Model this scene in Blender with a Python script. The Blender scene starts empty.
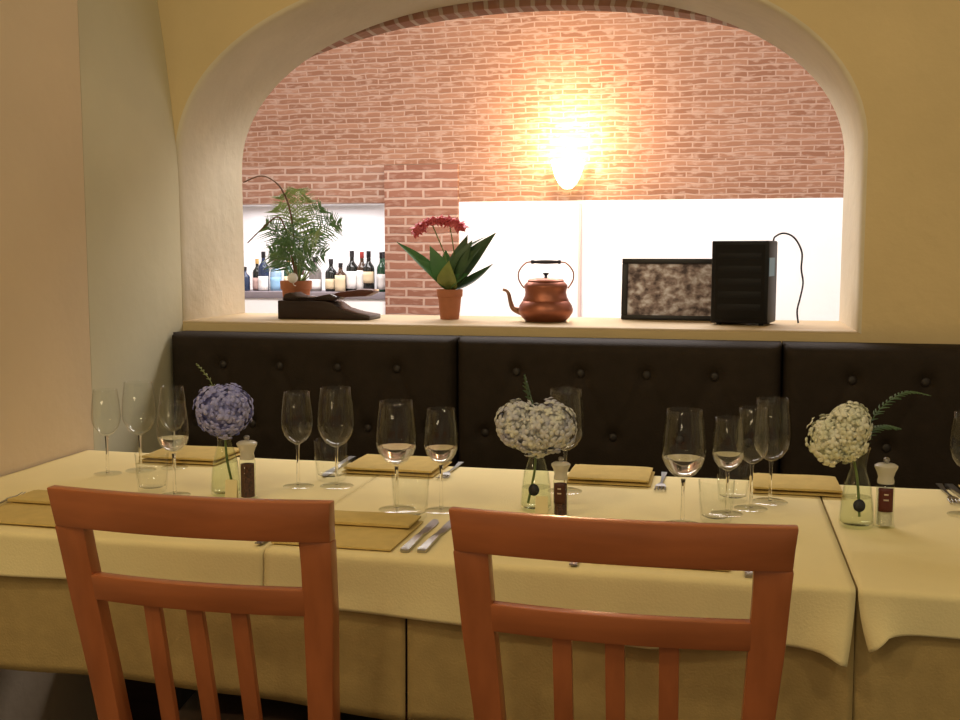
import bpy, bmesh, math, random
from mathutils import Vector, Matrix
R = math.radians
PI = math.pi
SC = bpy.context.scene
COL = SC.collection
rnd = random.Random(7)

# ------------------------------------------------------------------ camera
cam_data = bpy.data.cameras.new('camera')
cam_data.sensor_width = 36.0
cam_data.lens = 36.0 * 1060.5 / 960.0
cam_data.clip_start = 0.05
cam = bpy.data.objects.new('camera', cam_data)
cam.location = (0, 0, 1.25)
cam.rotation_euler = (PI / 2 - 0.1005, 0, 0.2252)
COL.objects.link(cam)
SC.camera = cam

# ------------------------------------------------------------------ world, lights, exposure
world = bpy.data.worlds.new('world')
SC.world = world
world.use_nodes = True
bg = world.node_tree.nodes['Background']
bg.inputs[0].default_value = (1.0, 0.80, 0.52, 1)
bg.inputs[1].default_value = 0.24

def lamp(name, kind, loc, energy, color, size=0.1, rot=(0, 0, 0), size_y=None, spot=None):
    d = bpy.data.lights.new(name, kind)
    d.energy = energy
    d.color = color
    if kind == 'AREA':
        d.size = size
        if size_y:
            d.shape = 'RECTANGLE'
            d.size_y = size_y
    else:
        d.shadow_soft_size = size
    if kind == 'SPOT':
        d.spot_size = R(spot or 90)
        d.spot_blend = 0.6
    o = bpy.data.objects.new(name, d)
    o.location = loc
    o.rotation_euler = rot
    COL.objects.link(o)
    return o

WARM = (1.0, 0.82, 0.50)
lamp('dining_ceiling_lamp', 'POINT', (-1.15, 0.55, 2.6), 24, WARM, 0.09)
lamp('dining_ceiling_lamp', 'POINT', (-0.55, -0.25, 2.6), 22, WARM, 0.09)
lamp('dining_ceiling_lamp', 'POINT', (0.9, 0.6, 2.6), 21, WARM, 0.09)
lamp('dining_wall_lamp', 'POINT', (-1.45, -2.6, 1.30), 11, WARM, 0.11)
lamp('dining_wall_lamp', 'POINT', (-0.75, -2.9, 1.34), 11, WARM, 0.11)
lamp('dining_wall_lamp', 'POINT', (-1.42, 0.30, 1.50), 3.5, WARM, 0.07)
lamp('back_room_ceiling_lamp', 'AREA', (-1.3, 5.3, 3.55), 330, (1.0, 0.94, 0.92), 4.4, (0, 0, 0), 1.6)
lamp('niche_fill_light', 'AREA', (-3.2, 7.72, 1.6), 9, (1.0, 0.95, 1.0), 1.2, (0, 0, 0), 0.2)  # unseen fill light, added to brighten the white niche

SC.view_settings.view_transform = 'Standard'
SC.view_settings.look = 'None'
SC.view_settings.exposure = 0.0
SC.view_settings.gamma = 1.0
SC.view_settings.use_curve_mapping = False
SC.cycles.transparent_max_bounces = 32
SC.cycles.max_bounces = 14
SC.cycles.transmission_bounces = 12
SC.cycles.caustics_refractive = False
SC.cycles.caustics_reflective = False

# ------------------------------------------------------------------ materials
def new_mat(name):
    m = bpy.data.materials.new(name)
    m.use_nodes = True
    nt = m.node_tree
    return m, nt, nt.nodes['Principled BSDF']

def mat(name, col, rough=0.5, metal=0.0, var=0.0, scale=8.0, bump=0.0, bscale=60.0, spec=0.5, coat=0.0,
        stretch=(1, 1, 1), col2=None, trans=0.0, ior=1.45, emit=None):
    m, nt, b = new_mat(name)
    L = nt.links
    b.inputs['Roughness'].default_value = rough
    b.inputs['Metallic'].default_value = metal
    b.inputs['Specular IOR Level'].default_value = spec
    b.inputs['Coat Weight'].default_value = coat
    b.inputs['Transmission Weight'].default_value = trans
    b.inputs['IOR'].default_value = ior
    c = (*col, 1)
    b.inputs['Base Color'].default_value = c
    if emit:
        b.inputs['Emission Color'].default_value = (*emit[0], 1)
        b.inputs['Emission Strength'].default_value = emit[1]
    tc = mp = None
    if var > 0 or bump > 0 or col2:
        tc = nt.nodes.new('ShaderNodeTexCoord')
        mp = nt.nodes.new('ShaderNodeMapping')
        mp.inputs['Scale'].default_value = stretch
        L.new(tc.outputs['Object'], mp.inputs['Vector'])
    if var > 0 or col2:
        n = nt.nodes.new('ShaderNodeTexNoise')
        n.inputs['Scale'].default_value = scale
        n.inputs['Detail'].default_value = 6
        L.new(mp.outputs[0], n.inputs['Vector'])
        r = nt.nodes.new('ShaderNodeValToRGB')
        r.color_ramp.elements[0].position = 0.3
        r.color_ramp.elements[1].position = 0.7
        if col2:
            r.color_ramp.elements[0].color = c
            r.color_ramp.elements[1].color = (*col2, 1)
        else:
            r.color_ramp.elements[0].color = tuple(x * (1 - var) for x in col) + (1,)
            r.color_ramp.elements[1].color = tuple(min(1, x * (1 + var)) for x in col) + (1,)
        L.new(n.outputs['Fac'], r.inputs[0])
        L.new(r.outputs[0], b.inputs['Base Color'])
    if bump > 0:
        n2 = nt.nodes.new('ShaderNodeTexNoise')
        n2.inputs['Scale'].default_value = bscale
        n2.inputs['Detail'].default_value = 4
        L.new(mp.outputs[0], n2.inputs['Vector'])
        bp = nt.nodes.new('ShaderNodeBump')
        bp.inputs['Strength'].default_value = bump
        bp.inputs['Distance'].default_value = 0.01
        L.new(n2.outputs['Fac'], bp.inputs['Height'])
        L.new(bp.outputs[0], b.inputs['Normal'])
    return m

def clear_glass(name, tint=(1, 1, 1), ior=1.5, boost=1.0):
    """thin clear glass: straight transmission plus Fresnel reflection"""
    m = bpy.data.materials.new(name)
    m.use_nodes = True
    nt = m.node_tree
    nt.nodes.clear()
    out = nt.nodes.new('ShaderNodeOutputMaterial')
    tr = nt.nodes.new('ShaderNodeBsdfTransparent')
    tr.inputs[0].default_value = (*tint, 1)
    gl = nt.nodes.new('ShaderNodeBsdfGlossy')
    gl.inputs['Roughness'].default_value = 0.0
    fr = nt.nodes.new('ShaderNodeFresnel')
    fr.inputs['IOR'].default_value = ior
    mu = nt.nodes.new('ShaderNodeMath')
    mu.operation = 'MULTIPLY'
    mu.use_clamp = True
    mu.inputs[1].default_value = boost
    mx = nt.nodes.new('ShaderNodeMixShader')
    nt.links.new(fr.outputs[0], mu.inputs[0])
    ge = nt.nodes.new('ShaderNodeNewGeometry')
    inv = nt.nodes.new('ShaderNodeMath')
    inv.operation = 'SUBTRACT'
    inv.inputs[0].default_value = 1.0
    nt.links.new(ge.outputs['Backfacing'], inv.inputs[1])
    m2 = nt.nodes.new('ShaderNodeMath')
    m2.operation = 'MULTIPLY'
    nt.links.new(mu.outputs[0], m2.inputs[0])
    nt.links.new(inv.outputs[0], m2.inputs[1])
    nt.links.new(m2.outputs[0], mx.inputs[0])
    nt.links.new(tr.outputs[0], mx.inputs[1])
    nt.links.new(gl.outputs[0], mx.inputs[2])
    nt.links.new(mx.outputs[0], out.inputs[0])
    return m

def brick_mat(name, c1, c2, mortar, bw, rh, ms, white=0.4, wob=0.012):
    m, nt, b = new_mat(name)
    L = nt.links
    uv = nt.nodes.new('ShaderNodeUVMap')
    nz = nt.nodes.new('ShaderNodeTexNoise')
    nz.inputs['Scale'].default_value = 5.0
    L.new(uv.outputs[0], nz.inputs['Vector'])
    sub = nt.nodes.new('ShaderNodeVectorMath')
    sub.operation = 'SUBTRACT'
    sub.inputs[1].default_value = (0.5, 0.5, 0.5)
    L.new(nz.outputs['Color'], sub.inputs[0])
    sc = nt.nodes.new('ShaderNodeVectorMath')
    sc.operation = 'SCALE'
    sc.inputs['Scale'].default_value = wob
    L.new(sub.outputs[0], sc.inputs[0])
    ad = nt.nodes.new('ShaderNodeVectorMath')
    ad.operation = 'ADD'
    L.new(uv.outputs[0], ad.inputs[0])
    L.new(sc.outputs[0], ad.inputs[1])
    br = nt.nodes.new('ShaderNodeTexBrick')
    br.inputs['Color1'].default_value = (*c1, 1)
    br.inputs['Color2'].default_value = (*c2, 1)
    br.inputs['Mortar'].default_value = (*mortar, 1)
    br.inputs['Scale'].default_value = 1.0
    br.inputs['Mortar Size'].default_value = ms
    br.inputs['Mortar Smooth'].default_value = 0.3
    br.inputs['Bias'].default_value = 0.0
    br.inputs['Brick Width'].default_value = bw
    br.inputs['Row Height'].default_value = rh
    L.new(ad.outputs[0], br.inputs['Vector'])
    # old lime smears on some of the bricks
    n2 = nt.nodes.new('ShaderNodeTexNoise')
    n2.inputs['Scale'].default_value = 20.0
    n2.inputs['Detail'].default_value = 5
    mp = nt.nodes.new('ShaderNodeMapping')
    mp.inputs['Scale'].default_value = (0.6, 1.5, 1)
    L.new(uv.outputs[0], mp.inputs['Vector'])
    L.new(mp.outputs[0], n2.inputs['Vector'])
    rp = nt.nodes.new('ShaderNodeValToRGB')
    rp.color_ramp.elements[0].position = 0.51
    rp.color_ramp.elements[1].position = 0.64
    rp.color_ramp.elements[0].color = (0, 0, 0, 1)
    rp.color_ramp.elements[1].color = (white, white, white, 1)
    L.new(n2.outputs['Fac'], rp.inputs[0])
    mx = nt.nodes.new('ShaderNodeMixRGB')
    L.new(rp.outputs[0], mx.inputs[0])
    L.new(br.outputs['Color'], mx.inputs[1])
    mx.inputs[2].default_value = (*mortar, 1)
    L.new(mx.outputs[0], b.inputs['Base Color'])
    bp = nt.nodes.new('ShaderNodeBump')
    bp.inputs['Strength'].default_value = 0.5
    bp.inputs['Distance'].default_value = 0.012
    bp.invert = True
    L.new(br.outputs['Fac'], bp.inputs['Height'])
    L.new(bp.outputs[0], b.inputs['Normal'])
    b.inputs['Roughness'].default_value = 0.9
    b.inputs['Specular IOR Level'].default_value = 0.15
    return m

M = {}
M['wall_ochre'] = mat('ochre_plaster', (0.70, 0.55, 0.305), 0.9, var=0.06, scale=3, bump=0.25, bscale=25, spec=0.1)
M['wall_pink'] = mat('rose_beige_plaster', (0.74, 0.59, 0.41), 0.9, var=0.04, scale=2.5, bump=0.2, bscale=25, spec=0.1)
M['wall_green'] = mat('grey_green_plaster', (0.66, 0.61, 0.43), 0.9, var=0.05, scale=3, bump=0.1, bscale=25, spec=0.1)
M['reveal'] = mat('cream_plaster', (0.70, 0.62, 0.47), 0.85, var=0.05, scale=5, bump=0.3, bscale=22, spec=0.15)
M['sill'] = mat('tan_sill_plaster', (0.50, 0.37, 0.20), 0.55, var=0.06, scale=6, bump=0.15, bscale=30, spec=0.4)
M['white'] = mat('white_plaster', (0.86, 0.84, 0.82), 0.8, var=0.03, scale=3, bump=0.1, bscale=30, spec=0.2)
M['brick'] = brick_mat('red_brick', (0.26, 0.120, 0.078), (0.205, 0.090, 0.058), (0.40, 0.27, 0.205), 0.27, 0.066, 0.010, 0.35, 0.022)
M['brick_mid'] = brick_mat('old_brick', (0.28, 0.145, 0.095), (0.22, 0.105, 0.066), (0.40, 0.275, 0.21), 0.21, 0.054, 0.009, 0.6, 0.032)
M['brick_thin'] = brick_mat('thin_brick', (0.29, 0.150, 0.092), (0.215, 0.102, 0.060), (0.37, 0.24, 0.175), 0.18, 0.0385, 0.0055, 0.85, 0.030)
M['brick_soldier'] = brick_mat('soldier_brick', (0.50, 0.28, 0.20), (0.44, 0.22, 0.16), (0.66, 0.52, 0.44), 0.050, 0.40, 0.008, 0.3, 0.008)
M['floor'] = mat('dark_tiles', (0.030, 0.016, 0.012), 0.6, var=0.25, scale=6, spec=0.2)
M['cloth'] = mat('cream_cloth', (0.88, 0.745, 0.40), 0.85, var=0.03, scale=6, bump=0.12, bscale=260, spec=0.15)
M['under'] = mat('tan_cloth', (0.45, 0.32, 0.13), 0.9, var=0.07, scale=30, bump=0.15, bscale=260, spec=0.1)
M['napkin'] = mat('tan_napkin', (0.62, 0.46, 0.17), 0.9, var=0.06, scale=40, bump=0.15, bscale=250, spec=0.1)
M['wood'] = mat('orange_beech', (0.43, 0.133, 0.046), 0.33, var=0.16, scale=9, stretch=(3, 3, 0.6), spec=0.5, coat=0.25)
M['wood_rail'] = mat('orange_beech_rail', (0.43, 0.133, 0.046), 0.33, var=0.16, scale=9, stretch=(0.6, 3, 4), spec=0.5, coat=0.25)
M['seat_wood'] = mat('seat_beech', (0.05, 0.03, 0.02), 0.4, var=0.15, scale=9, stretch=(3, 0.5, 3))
M['leather'] = mat('dark_leather', (0.030, 0.022, 0.016), 0.7, var=0.12, scale=20, bump=0.15, bscale=180, spec=0.12)
M['button'] = mat('button_leather', (0.022, 0.016, 0.013), 0.5)
M['table_wood'] = mat('table_wood', (0.25, 0.12, 0.05), 0.5, var=0.15, scale=8, stretch=(1, 6, 6))
M['glass'] = clear_glass('clear_glass', (0.985, 0.99, 0.98), 1.5, 1.1)
M['stem_glass'] = mat('solid_glass', (1, 1, 1), 0.0, trans=1.0, ior=1.45)
M['vase_glass'] = clear_glass('vase_glass', (0.955, 0.975, 0.93), 1.5, 1.2)
M['water'] = clear_glass('water', (0.965, 0.975, 0.93), 1.33, 1.0)
def added_water():  # for the liquid added to some wine glasses to brighten their lower bowls
    m = bpy.data.materials.new('added_water')
    m.use_nodes = True
    nt = m.node_tree
    nt.nodes.clear()
    out = nt.nodes.new('ShaderNodeOutputMaterial')
    gl = nt.nodes.new('ShaderNodeBsdfGlass')
    gl.inputs['IOR'].default_value = 1.33
    gl.inputs['Roughness'].default_value = 0.0
    tr = nt.nodes.new('ShaderNodeBsdfTransparent')
    mx = nt.nodes.new('ShaderNodeMixShader')
    mx.inputs[0].default_value = 0.3
    nt.links.new(gl.outputs[0], mx.inputs[1])
    nt.links.new(tr.outputs[0], mx.inputs[2])
    nt.links.new(mx.outputs[0], out.inputs[0])
    return m
M['added_water'] = added_water()
M['steel'] = mat('polished_steel', (0.42, 0.40, 0.37), 0.30, 1.0)
M['sticker'] = mat('black_sticker', (0.012, 0.012, 0.018), 0.5)
M['red_label'] = mat('dark_red_label', (0.09, 0.014, 0.010), 0.5)
M['brown_label'] = mat('brown_label', (0.07, 0.022, 0.012), 0.5)
M['pale_mark'] = mat('pale_print', (0.55, 0.45, 0.35), 0.6)
M['pepper'] = mat('peppercorns', (0.16, 0.055, 0.028), 0.8, col2=(0.03, 0.016, 0.010), scale=240, bump=0.8, bscale=240)
M['salt'] = mat('salt_grains', (0.72, 0.68, 0.56), 0.85, var=0.1, scale=300, bump=0.4, bscale=300)
M['card'] = mat('cream_card', (0.78, 0.68, 0.38), 0.8)
M['hyd_blue'] = mat('blue_petals', (0.22, 0.23, 0.56), 0.8, col2=(0.46, 0.47, 0.78), scale=45)
M['hyd_mix'] = mat('lilac_white_petals', (0.42, 0.42, 0.55), 0.8, col2=(0.76, 0.76, 0.62), scale=38)
M['hyd_white'] = mat('white_green_petals', (0.62, 0.64, 0.44), 0.8, col2=(0.82, 0.80, 0.66), scale=38)
M['green_stem'] = mat('green_stem', (0.14, 0.20, 0.05), 0.6, var=0.2, scale=30)
M['fern'] = mat('fern_green', (0.07, 0.13, 0.055), 0.6, var=0.2, scale=30)
M['terracotta'] = mat('terracotta', (0.42, 0.16, 0.085), 0.8, var=0.1, scale=20)
M['soil'] = mat('soil', (0.05, 0.03, 0.02), 0.95, bump=0.6, bscale=120)
M['leaf_dark'] = mat('dark_leaf', (0.055, 0.11, 0.05), 0.4, var=0.25, scale=14)
M['leaf_mid'] = mat('mid_leaf', (0.07, 0.20, 0.07), 0.4, var=0.2, scale=14)
M['leaf_yellow'] = mat('yellow_leaf', (0.20, 0.25, 0.07), 0.45, var=0.2, scale=20)
M['palm_leaf'] = mat('palm_leaf', (0.09, 0.21, 0.10), 0.5, col2=(0.20, 0.34, 0.15), scale=10)
M['palm_new'] = mat('palm_new_leaf', (0.32, 0.42, 0.18), 0.5, var=0.2, scale=10)
M['red_flower'] = mat('red_petals', (0.62, 0.06, 0.10), 0.55, col2=(0.85, 0.26, 0.30), scale=30)
M['twig'] = mat('brown_twig', (0.16, 0.085, 0.05), 0.7, var=0.2, scale=30)
M['white_ball'] = mat('white_glaze', (0.9, 0.9, 0.92), 0.15, spec=0.6)
M['copper'] = mat('hammered_copper', (0.42, 0.16, 0.105), 0.42, 0.9, var=0.15, scale=12, bump=0.12, bscale=45)
M['dark_metal'] = mat('dark_handle', (0.025, 0.022, 0.05), 0.35)
M['spout_metal'] = mat('aged_copper', (0.30, 0.16, 0.11), 0.4, 1.0)
M['black'] = mat('black_plastic', (0.006, 0.006, 0.008), 0.5, spec=0.3)
M['grille'] = mat('black_grille', (0.009, 0.008, 0.008), 0.7, spec=0.25)
M['blue_label'] = mat('blue_label', (0.02, 0.16, 0.28), 0.4)
M['frame'] = mat('black_frame', (0.014, 0.013, 0.018), 0.4)
M['dark_wood'] = mat('dark_wood', (0.028, 0.014, 0.011), 0.35, var=0.3, scale=14, stretch=(0.5, 4, 4))
M['red_wood'] = mat('reddish_wood', (0.10, 0.028, 0.022), 0.35, var=0.2, scale=14)
M['shelf_grey'] = mat('grey_shelf', (0.20, 0.17, 0.185), 0.6, var=0.08, scale=6)
M['pipe'] = mat('pinkish_pipe', (0.62, 0.46, 0.42), 0.6)
M['lamp_white'] = mat('lamp_glass', (0.95, 0.9, 0.8), 0.4, emit=((1.0, 0.78, 0.45), 9.0))
M['plaster_lamp'] = mat('plaster_bowl', (0.9, 0.86, 0.8), 0.8)

# photograph in the frame: mottled greys, procedural
def photo_mat():
    m, nt, b = new_mat('mottled_print')
    L = nt.links
    tc = nt.nodes.new('ShaderNodeTexCoord')
    mp = nt.nodes.new('ShaderNodeMapping')
    mp.inputs['Scale'].default_value = (1.0, 1, 1.3)
    L.new(tc.outputs['Object'], mp.inputs['Vector'])
    n = nt.nodes.new('ShaderNodeTexNoise')
    n.inputs['Scale'].default_value = 34
    n.inputs['Detail'].default_value = 5
    n.inputs['Distortion'].default_value = 0.15
    L.new(mp.outputs[0], n.inputs['Vector'])
    r = nt.nodes.new('ShaderNodeValToRGB')
    e = r.color_ramp.elements
    e[0].position = 0.36
    e[0].color = (0.07, 0.04, 0.05, 1)
    e[1].position = 0.66
    e[1].color = (0.85, 0.84, 0.98, 1)
    k = e.new(0.5)
    k.color = (0.36, 0.28, 0.30, 1)
    L.new(n.outputs['Fac'], r.inputs[0])
    L.new(r.outputs[0], b.inputs['Base Color'])
    b.inputs['Roughness'].default_value = 0.35
    return m
M['print'] = photo_mat()

# ------------------------------------------------------------------ mesh helpers
def obj(name, bm, m, parent=None, smooth=True, loc=None, sharp=R(40)):
    me = bpy.data.meshes.new(name)
    bm.normal_update()
    bm.to_mesh(me)
    bm.free()
    mats = m if isinstance(m, (list, tuple)) else [m]
    for k in mats:
        me.materials.append(k)
    if smooth:
        for p in me.polygons:
            p.use_smooth = True
        if sharp:
            me.set_sharp_from_angle(angle=sharp)
    o = bpy.data.objects.new(name, me)
    COL.objects.link(o)
    if parent is not None:
        o.parent = parent
    if loc is not None:
        o.location = loc
    return o

def tag(o, label, cat, group=None, kind=None):
    o['label'] = label
    o['category'] = cat
    if group:
        o['group'] = group
    if kind:
        o['kind'] = kind
    return o

def thing(name, label, cat, loc=(0, 0, 0), rz=0.0, group=None):
    o = bpy.data.objects.new(name, None)
    o.empty_display_size = 0.05
    COL.objects.link(o)
    o.location = loc
    o.rotation_euler = (0, 0, rz)
    return tag(o, label, cat, group)

def struct(name, bm, m, smooth=False, label=None, sharp=R(40)):
    o = obj(name, bm, m, None, smooth, sharp=sharp)
    o['kind'] = 'structure'
    return o

def dup(root, loc, rz, label, scale=1.0, group=None):
    r = root.copy()
    COL.objects.link(r)
    r.location = loc
    r.rotation_euler = (0, 0, rz)
    r.scale = (scale, scale, scale)
    r['label'] = label
    if group:
        r['group'] = group
    for ch in list(root.children):
        c = ch.copy()
        COL.objects.link(c)
        c.parent = r
        for g in list(ch.children):
            d = g.copy()
            COL.objects.link(d)
            d.parent = c
    return r

def box(bm, x0, x1, y0, y1, z0, z1, bev=0.0, seg=2, mi=0):
    v = [bm.verts.new(p) for p in ((x0, y0, z0), (x1, y0, z0), (x1, y1, z0), (x0, y1, z0),
                                   (x0, y0, z1), (x1, y0, z1), (x1, y1, z1), (x0, y1, z1))]
    fs = [bm.faces.new([v[i] for i in q]) for q in
          ((0, 3, 2, 1), (4, 5, 6, 7), (0, 1, 5, 4), (1, 2, 6, 5), (2, 3, 7, 6), (3, 0, 4, 7))]
    for f in fs:
        f.material_index = mi
    if bev > 0:
        es = list({e for f in fs for e in f.edges})
        bmesh.ops.bevel(bm, geom=es, offset=bev, segments=seg, affect='EDGES', profile=0.5)
    return v

def lathe(bm, prof, seg=32, c=(0, 0, 0), mi=0):
    rings = []
    for r, z in prof:
        if r < 1e-6:
            rings.append([bm.verts.new((c[0], c[1], c[2] + z))])
        else:
            rings.append([bm.verts.new((c[0] + r * math.cos(2 * PI * k / seg), c[1] + r * math.sin(2 * PI * k / seg), c[2] + z))
                          for k in range(seg)])
    for a, b in zip(rings, rings[1:]):
        for k in range(seg):
            k2 = (k + 1) % seg
            if len(a) == 1 and len(b) == 1:
                continue
            if len(a) == 1:
                f = bm.faces.new((a[0], b[k2], b[k]))
            elif len(b) == 1:
                f = bm.faces.new((a[k], a[k2], b[0]))
            else:
                f = bm.faces.new((a[k], a[k2], b[k2], b[k]))
            f.material_index = mi
    return rings

def catmull(pts, n=6):
    P = [Vector(p) for p in pts]
    P = [P[0] * 2 - P[1]] + P + [P[-1] * 2 - P[-2]]
    out = []
    for i in range(1, len(P) - 2):
        for k in range(n):
            t = k / n
            a, b, c, d = P[i - 1], P[i], P[i + 1], P[i + 2]
            out.append(0.5 * (2 * b + (c - a) * t + (2 * a - 5 * b + 4 * c - d) * t * t + (3 * b - a - 3 * c + d) * t ** 3))
    out.append(P[-2])
    return out

def tube(bm, pts, rad, seg=10, n=6, mi=0, smooth=True):
    P = catmull(pts, n) if smooth and len(pts) > 2 else [Vector(p) for p in pts]
    N = len(P)
    if isinstance(rad, (int, float)):
        rr = [rad] * N
    else:
        rr = []
        for i in range(N):
            t = i / (N - 1) * (len(rad) - 1)
            j = min(int(t), len(rad) - 2)
            rr.append(rad[j] + (rad[j + 1] - rad[j]) * (t - j))
    ref = Vector((0.31, 0.77, 0.55)).normalized()
    rings = []
    for i in range(N):
        d = (P[min(i + 1, N - 1)] - P[max(i - 1, 0)]).normalized()
        u = d.cross(ref)
        if u.length < 1e-3:
            u = d.cross(Vector((1, 0, 0)))
        u.normalize()
        w = d.cross(u)
        rings.append([bm.verts.new(P[i] + (u * math.cos(2 * PI * k / seg) + w * math.sin(2 * PI * k / seg)) * rr[i]) for k in range(seg)])
    for a, b in zip(rings, rings[1:]):
        for k in range(seg):
            f = bm.faces.new((a[k], a[(k + 1) % seg], b[(k + 1) % seg], b[k]))
            f.material_index = mi
    f = bm.faces.new(list(reversed(rings[0])))
    f.material_index = mi
    f = bm.faces.new(rings[-1])
    f.material_index = mi
    bmesh.ops.recalc_face_normals(bm, faces=bm.faces[:])

def sphere(bm, c, r, u=16, v=10, mi=0):
    k = bmesh.ops.create_uvsphere(bm, u_segments=u, v_segments=v, radius=1.0)
    vs = k['verts']
    rr = (r, r, r) if isinstance(r, (int, float)) else r
    for q in vs:
        q.co = Vector((q.co.x * rr[0] + c[0], q.co.y * rr[1] + c[1], q.co.z * rr[2] + c[2]))
    for f in {f for q in vs for f in q.link_faces}:
        f.material_index = mi

def grid(bm, nu, nv, fn, uv=None, mi=0):
    V = [[bm.verts.new(fn(i / nu, j / nv)) for i in range(nu + 1)] for j in range(nv + 1)]
    lay = bm.loops.layers.uv.verify() if uv else None
    for j in range(nv):
        for i in range(nu):
            f = bm.faces.new((V[j][i], V[j][i + 1], V[j + 1][i + 1], V[j + 1][i]))
            f.material_index = mi
            if uv:
                for l, (a, b) in zip(f.loops, ((i, j), (i + 1, j), (i + 1, j + 1), (i, j + 1))):
                    l[lay].uv = uv(a / nu, b / nv)
    return V

def solidify(o, t, off=-1):
    md = o.modifiers.new('thickness', 'SOLIDIFY')
    md.thickness = t
    md.offset = off
    return o

def leaf(bm, base, tip, width, normal, droop=0.0, fold=0.25, n=8, mi=0, shape=0.45):
    """a pointed leaf blade from base to tip, with a central fold and a real thickness"""
    base, tip = Vector(base), Vector(tip)
    d = tip - base
    L = d.length
    nrm = Vector(normal)
    side = d.cross(nrm).normalized()
    nrm = side.cross(d).normalized()
    rows = []
    for i in range(n + 1):
        t = i / n
        w = width * (math.sin(PI * t ** shape) if t < 1 else 0)
        w = max(w, width * 0.05 * (1 - t) + 0.0004)
        c = base + d * t + nrm * (droop * L * (math.sin(PI * t)))
        rows.append((c - side * w / 2 + nrm * w * fold, c, c + side * w / 2 + nrm * w * fold))
    th = nrm * 0.0012
    top = [[bm.verts.new(p + th / 2) for p in r] for r in rows]
    bot = [[bm.verts.new(p - th / 2) for p in r] for r in rows]
    F = []
    for i in range(n):
        for k in range(2):
            F.append(bm.faces.new((top[i][k], top[i][k + 1], top[i + 1][k + 1], top[i + 1][k])))
            F.append(bm.faces.new((bot[i][k + 1], bot[i][k], bot[i + 1][k], bot[i + 1][k + 1])))
        for k in (0, 2):
            q = (top[i][k], top[i + 1][k], bot[i + 1][k], bot[i][k])
            F.append(bm.faces.new(q if k == 0 else q[::-1]))
    F.append(bm.faces.new((top[0][0], bot[0][0], bot[0][1], top[0][1])))
    F.append(bm.faces.new((top[0][1], bot[0][1], bot[0][2], top[0][2])))
    for f in F:
        f.material_index = mi

def NB():
    return bmesh.new()

# ------------------------------------------------------------------ SETTING
YF, YB = 2.95, 3.38            # near and far face of the wall with the arch
SILL = 1.045
CX, HW, ZS, RISE = -0.63, 0.975, 1.52, 0.53

def arch_loop(off=0.0):
    pts = [(CX - HW - off, SILL - off * 0.6)]
    for z in (1.15, 1.3, 1.42):
        pts.append((CX - HW - off, z))
    n = 48
    for k in range(n + 1):
        a = PI - PI * k / n
        c, s = math.cos(a), math.sin(a)
        e = 0.93
        x = CX + (HW + off) * math.copysign(abs(c) ** e, c)
        z = ZS + (RISE + off) * abs(s) ** e
        pts.append((x, z))
    for z in (1.42, 1.3, 1.15):
        pts.append((CX + HW + off, z))
    pts.append((CX + HW + off, SILL - off * 0.6))
    return pts

# wall with the arched opening
bm = NB()
rings = []
for off, y in ((0.013, YF), (0.006, YF + 0.003), (0.002, YF + 0.009), (0.0, YF + 0.03), (0.0, YF + 0.2), (0.0, YB)):
    rings.append([bm.verts.new((x, y, z)) for x, z in arch_loop(off)])
N = len(rings[0])
for k, (a, b) in enumerate(zip(rings, rings[1:])):
    for i in range(N):
        j = (i + 1) % N
        f = bm.faces.new((a[i], a[j], b[j], b[i]))
        f.material_index = 1
        f.smooth = True
for ring, y in ((rings[0], YF), (rings[-1], YB)):
    o4 = [bm.verts.new(p) for p in ((-3.6, y, 0), (2.6, y, 0), (2.6, y, 3.3), (-3.6, y, 3.3))]
    es = []
    for vs in (o4, ring):
        for i in range(len(vs)):
            a, b = vs[i], vs[(i + 1) % len(vs)]
            es.append(bm.edges.get((a, b)) or bm.edges.new((a, b)))
    g = bmesh.ops.triangle_fill(bm, use_beauty=True, use_dissolve=False, edges=es)
    for f in g['geom']:
        if isinstance(f, bmesh.types.BMFace):
            f.material_index = 0 if y == YF else 2
bmesh.ops.recalc_face_normals(bm, faces=bm.faces[:])
for f in bm.faces:
    if f.material_index == 1 and f.calc_center_median().z < SILL + 0.004:
        f.material_index = 3
w = struct('wall_arch', bm, [M['wall_ochre'], M['reveal'], M['white'], M['sill']], True, sharp=R(35))

# left wall: the part that stands proud and the recess behind it leaning out to the vault
bm = NB()
box(bm, -1.95, -1.577, -0.4, 2.417, 0, 3.3, 0.004)
struct('wall_left', bm, M['wall_pink'])
bm = NB()
def lean(z):
    return -(max(0, z - 1.45) ** 1.4) * 0.125
def rec(u, v):
    z = 3.3 * v
    return (-1.5785 - 0.0285 * u + lean(z) * u ** 0.5, 2.418 + u * 0.531, z)
A = grid(bm, 6, 60, rec)
B = grid(bm, 6, 60, lambda u, v: (-2.0, 2.418 + u * 0.531, 3.3 * v))
ra = [A[0][i] for i in range(7)] + [A[j][6] for j in range(1, 61)] + [A[60][i] for i in range(5, -1, -1)] + [A[j][0] for j in range(59, 0, -1)]
rb = [B[0][i] for i in range(7)] + [B[j][6] for j in range(1, 61)] + [B[60][i] for i in range(5, -1, -1)] + [B[j][0] for j in range(59, 0, -1)]
for i in range(len(ra)):
    j = (i + 1) % len(ra)
    bm.faces.new((ra[i], rb[i], rb[j], ra[j]))
bmesh.ops.recalc_face_normals(bm, faces=bm.faces[:])
struct('wall_left_recess', bm, M['wall_green'], True)

bm = NB()
box(bm, -1.95, 2.6, -0.4, 2.95, -0.06, 0.0)
struct('floor', bm, M['floor'])
bm = NB()
box(bm, -5.0, 2.6, 3.38, 8.1, -0.06, 0.0)
struct('floor_back_room', bm, M['floor'])

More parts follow.
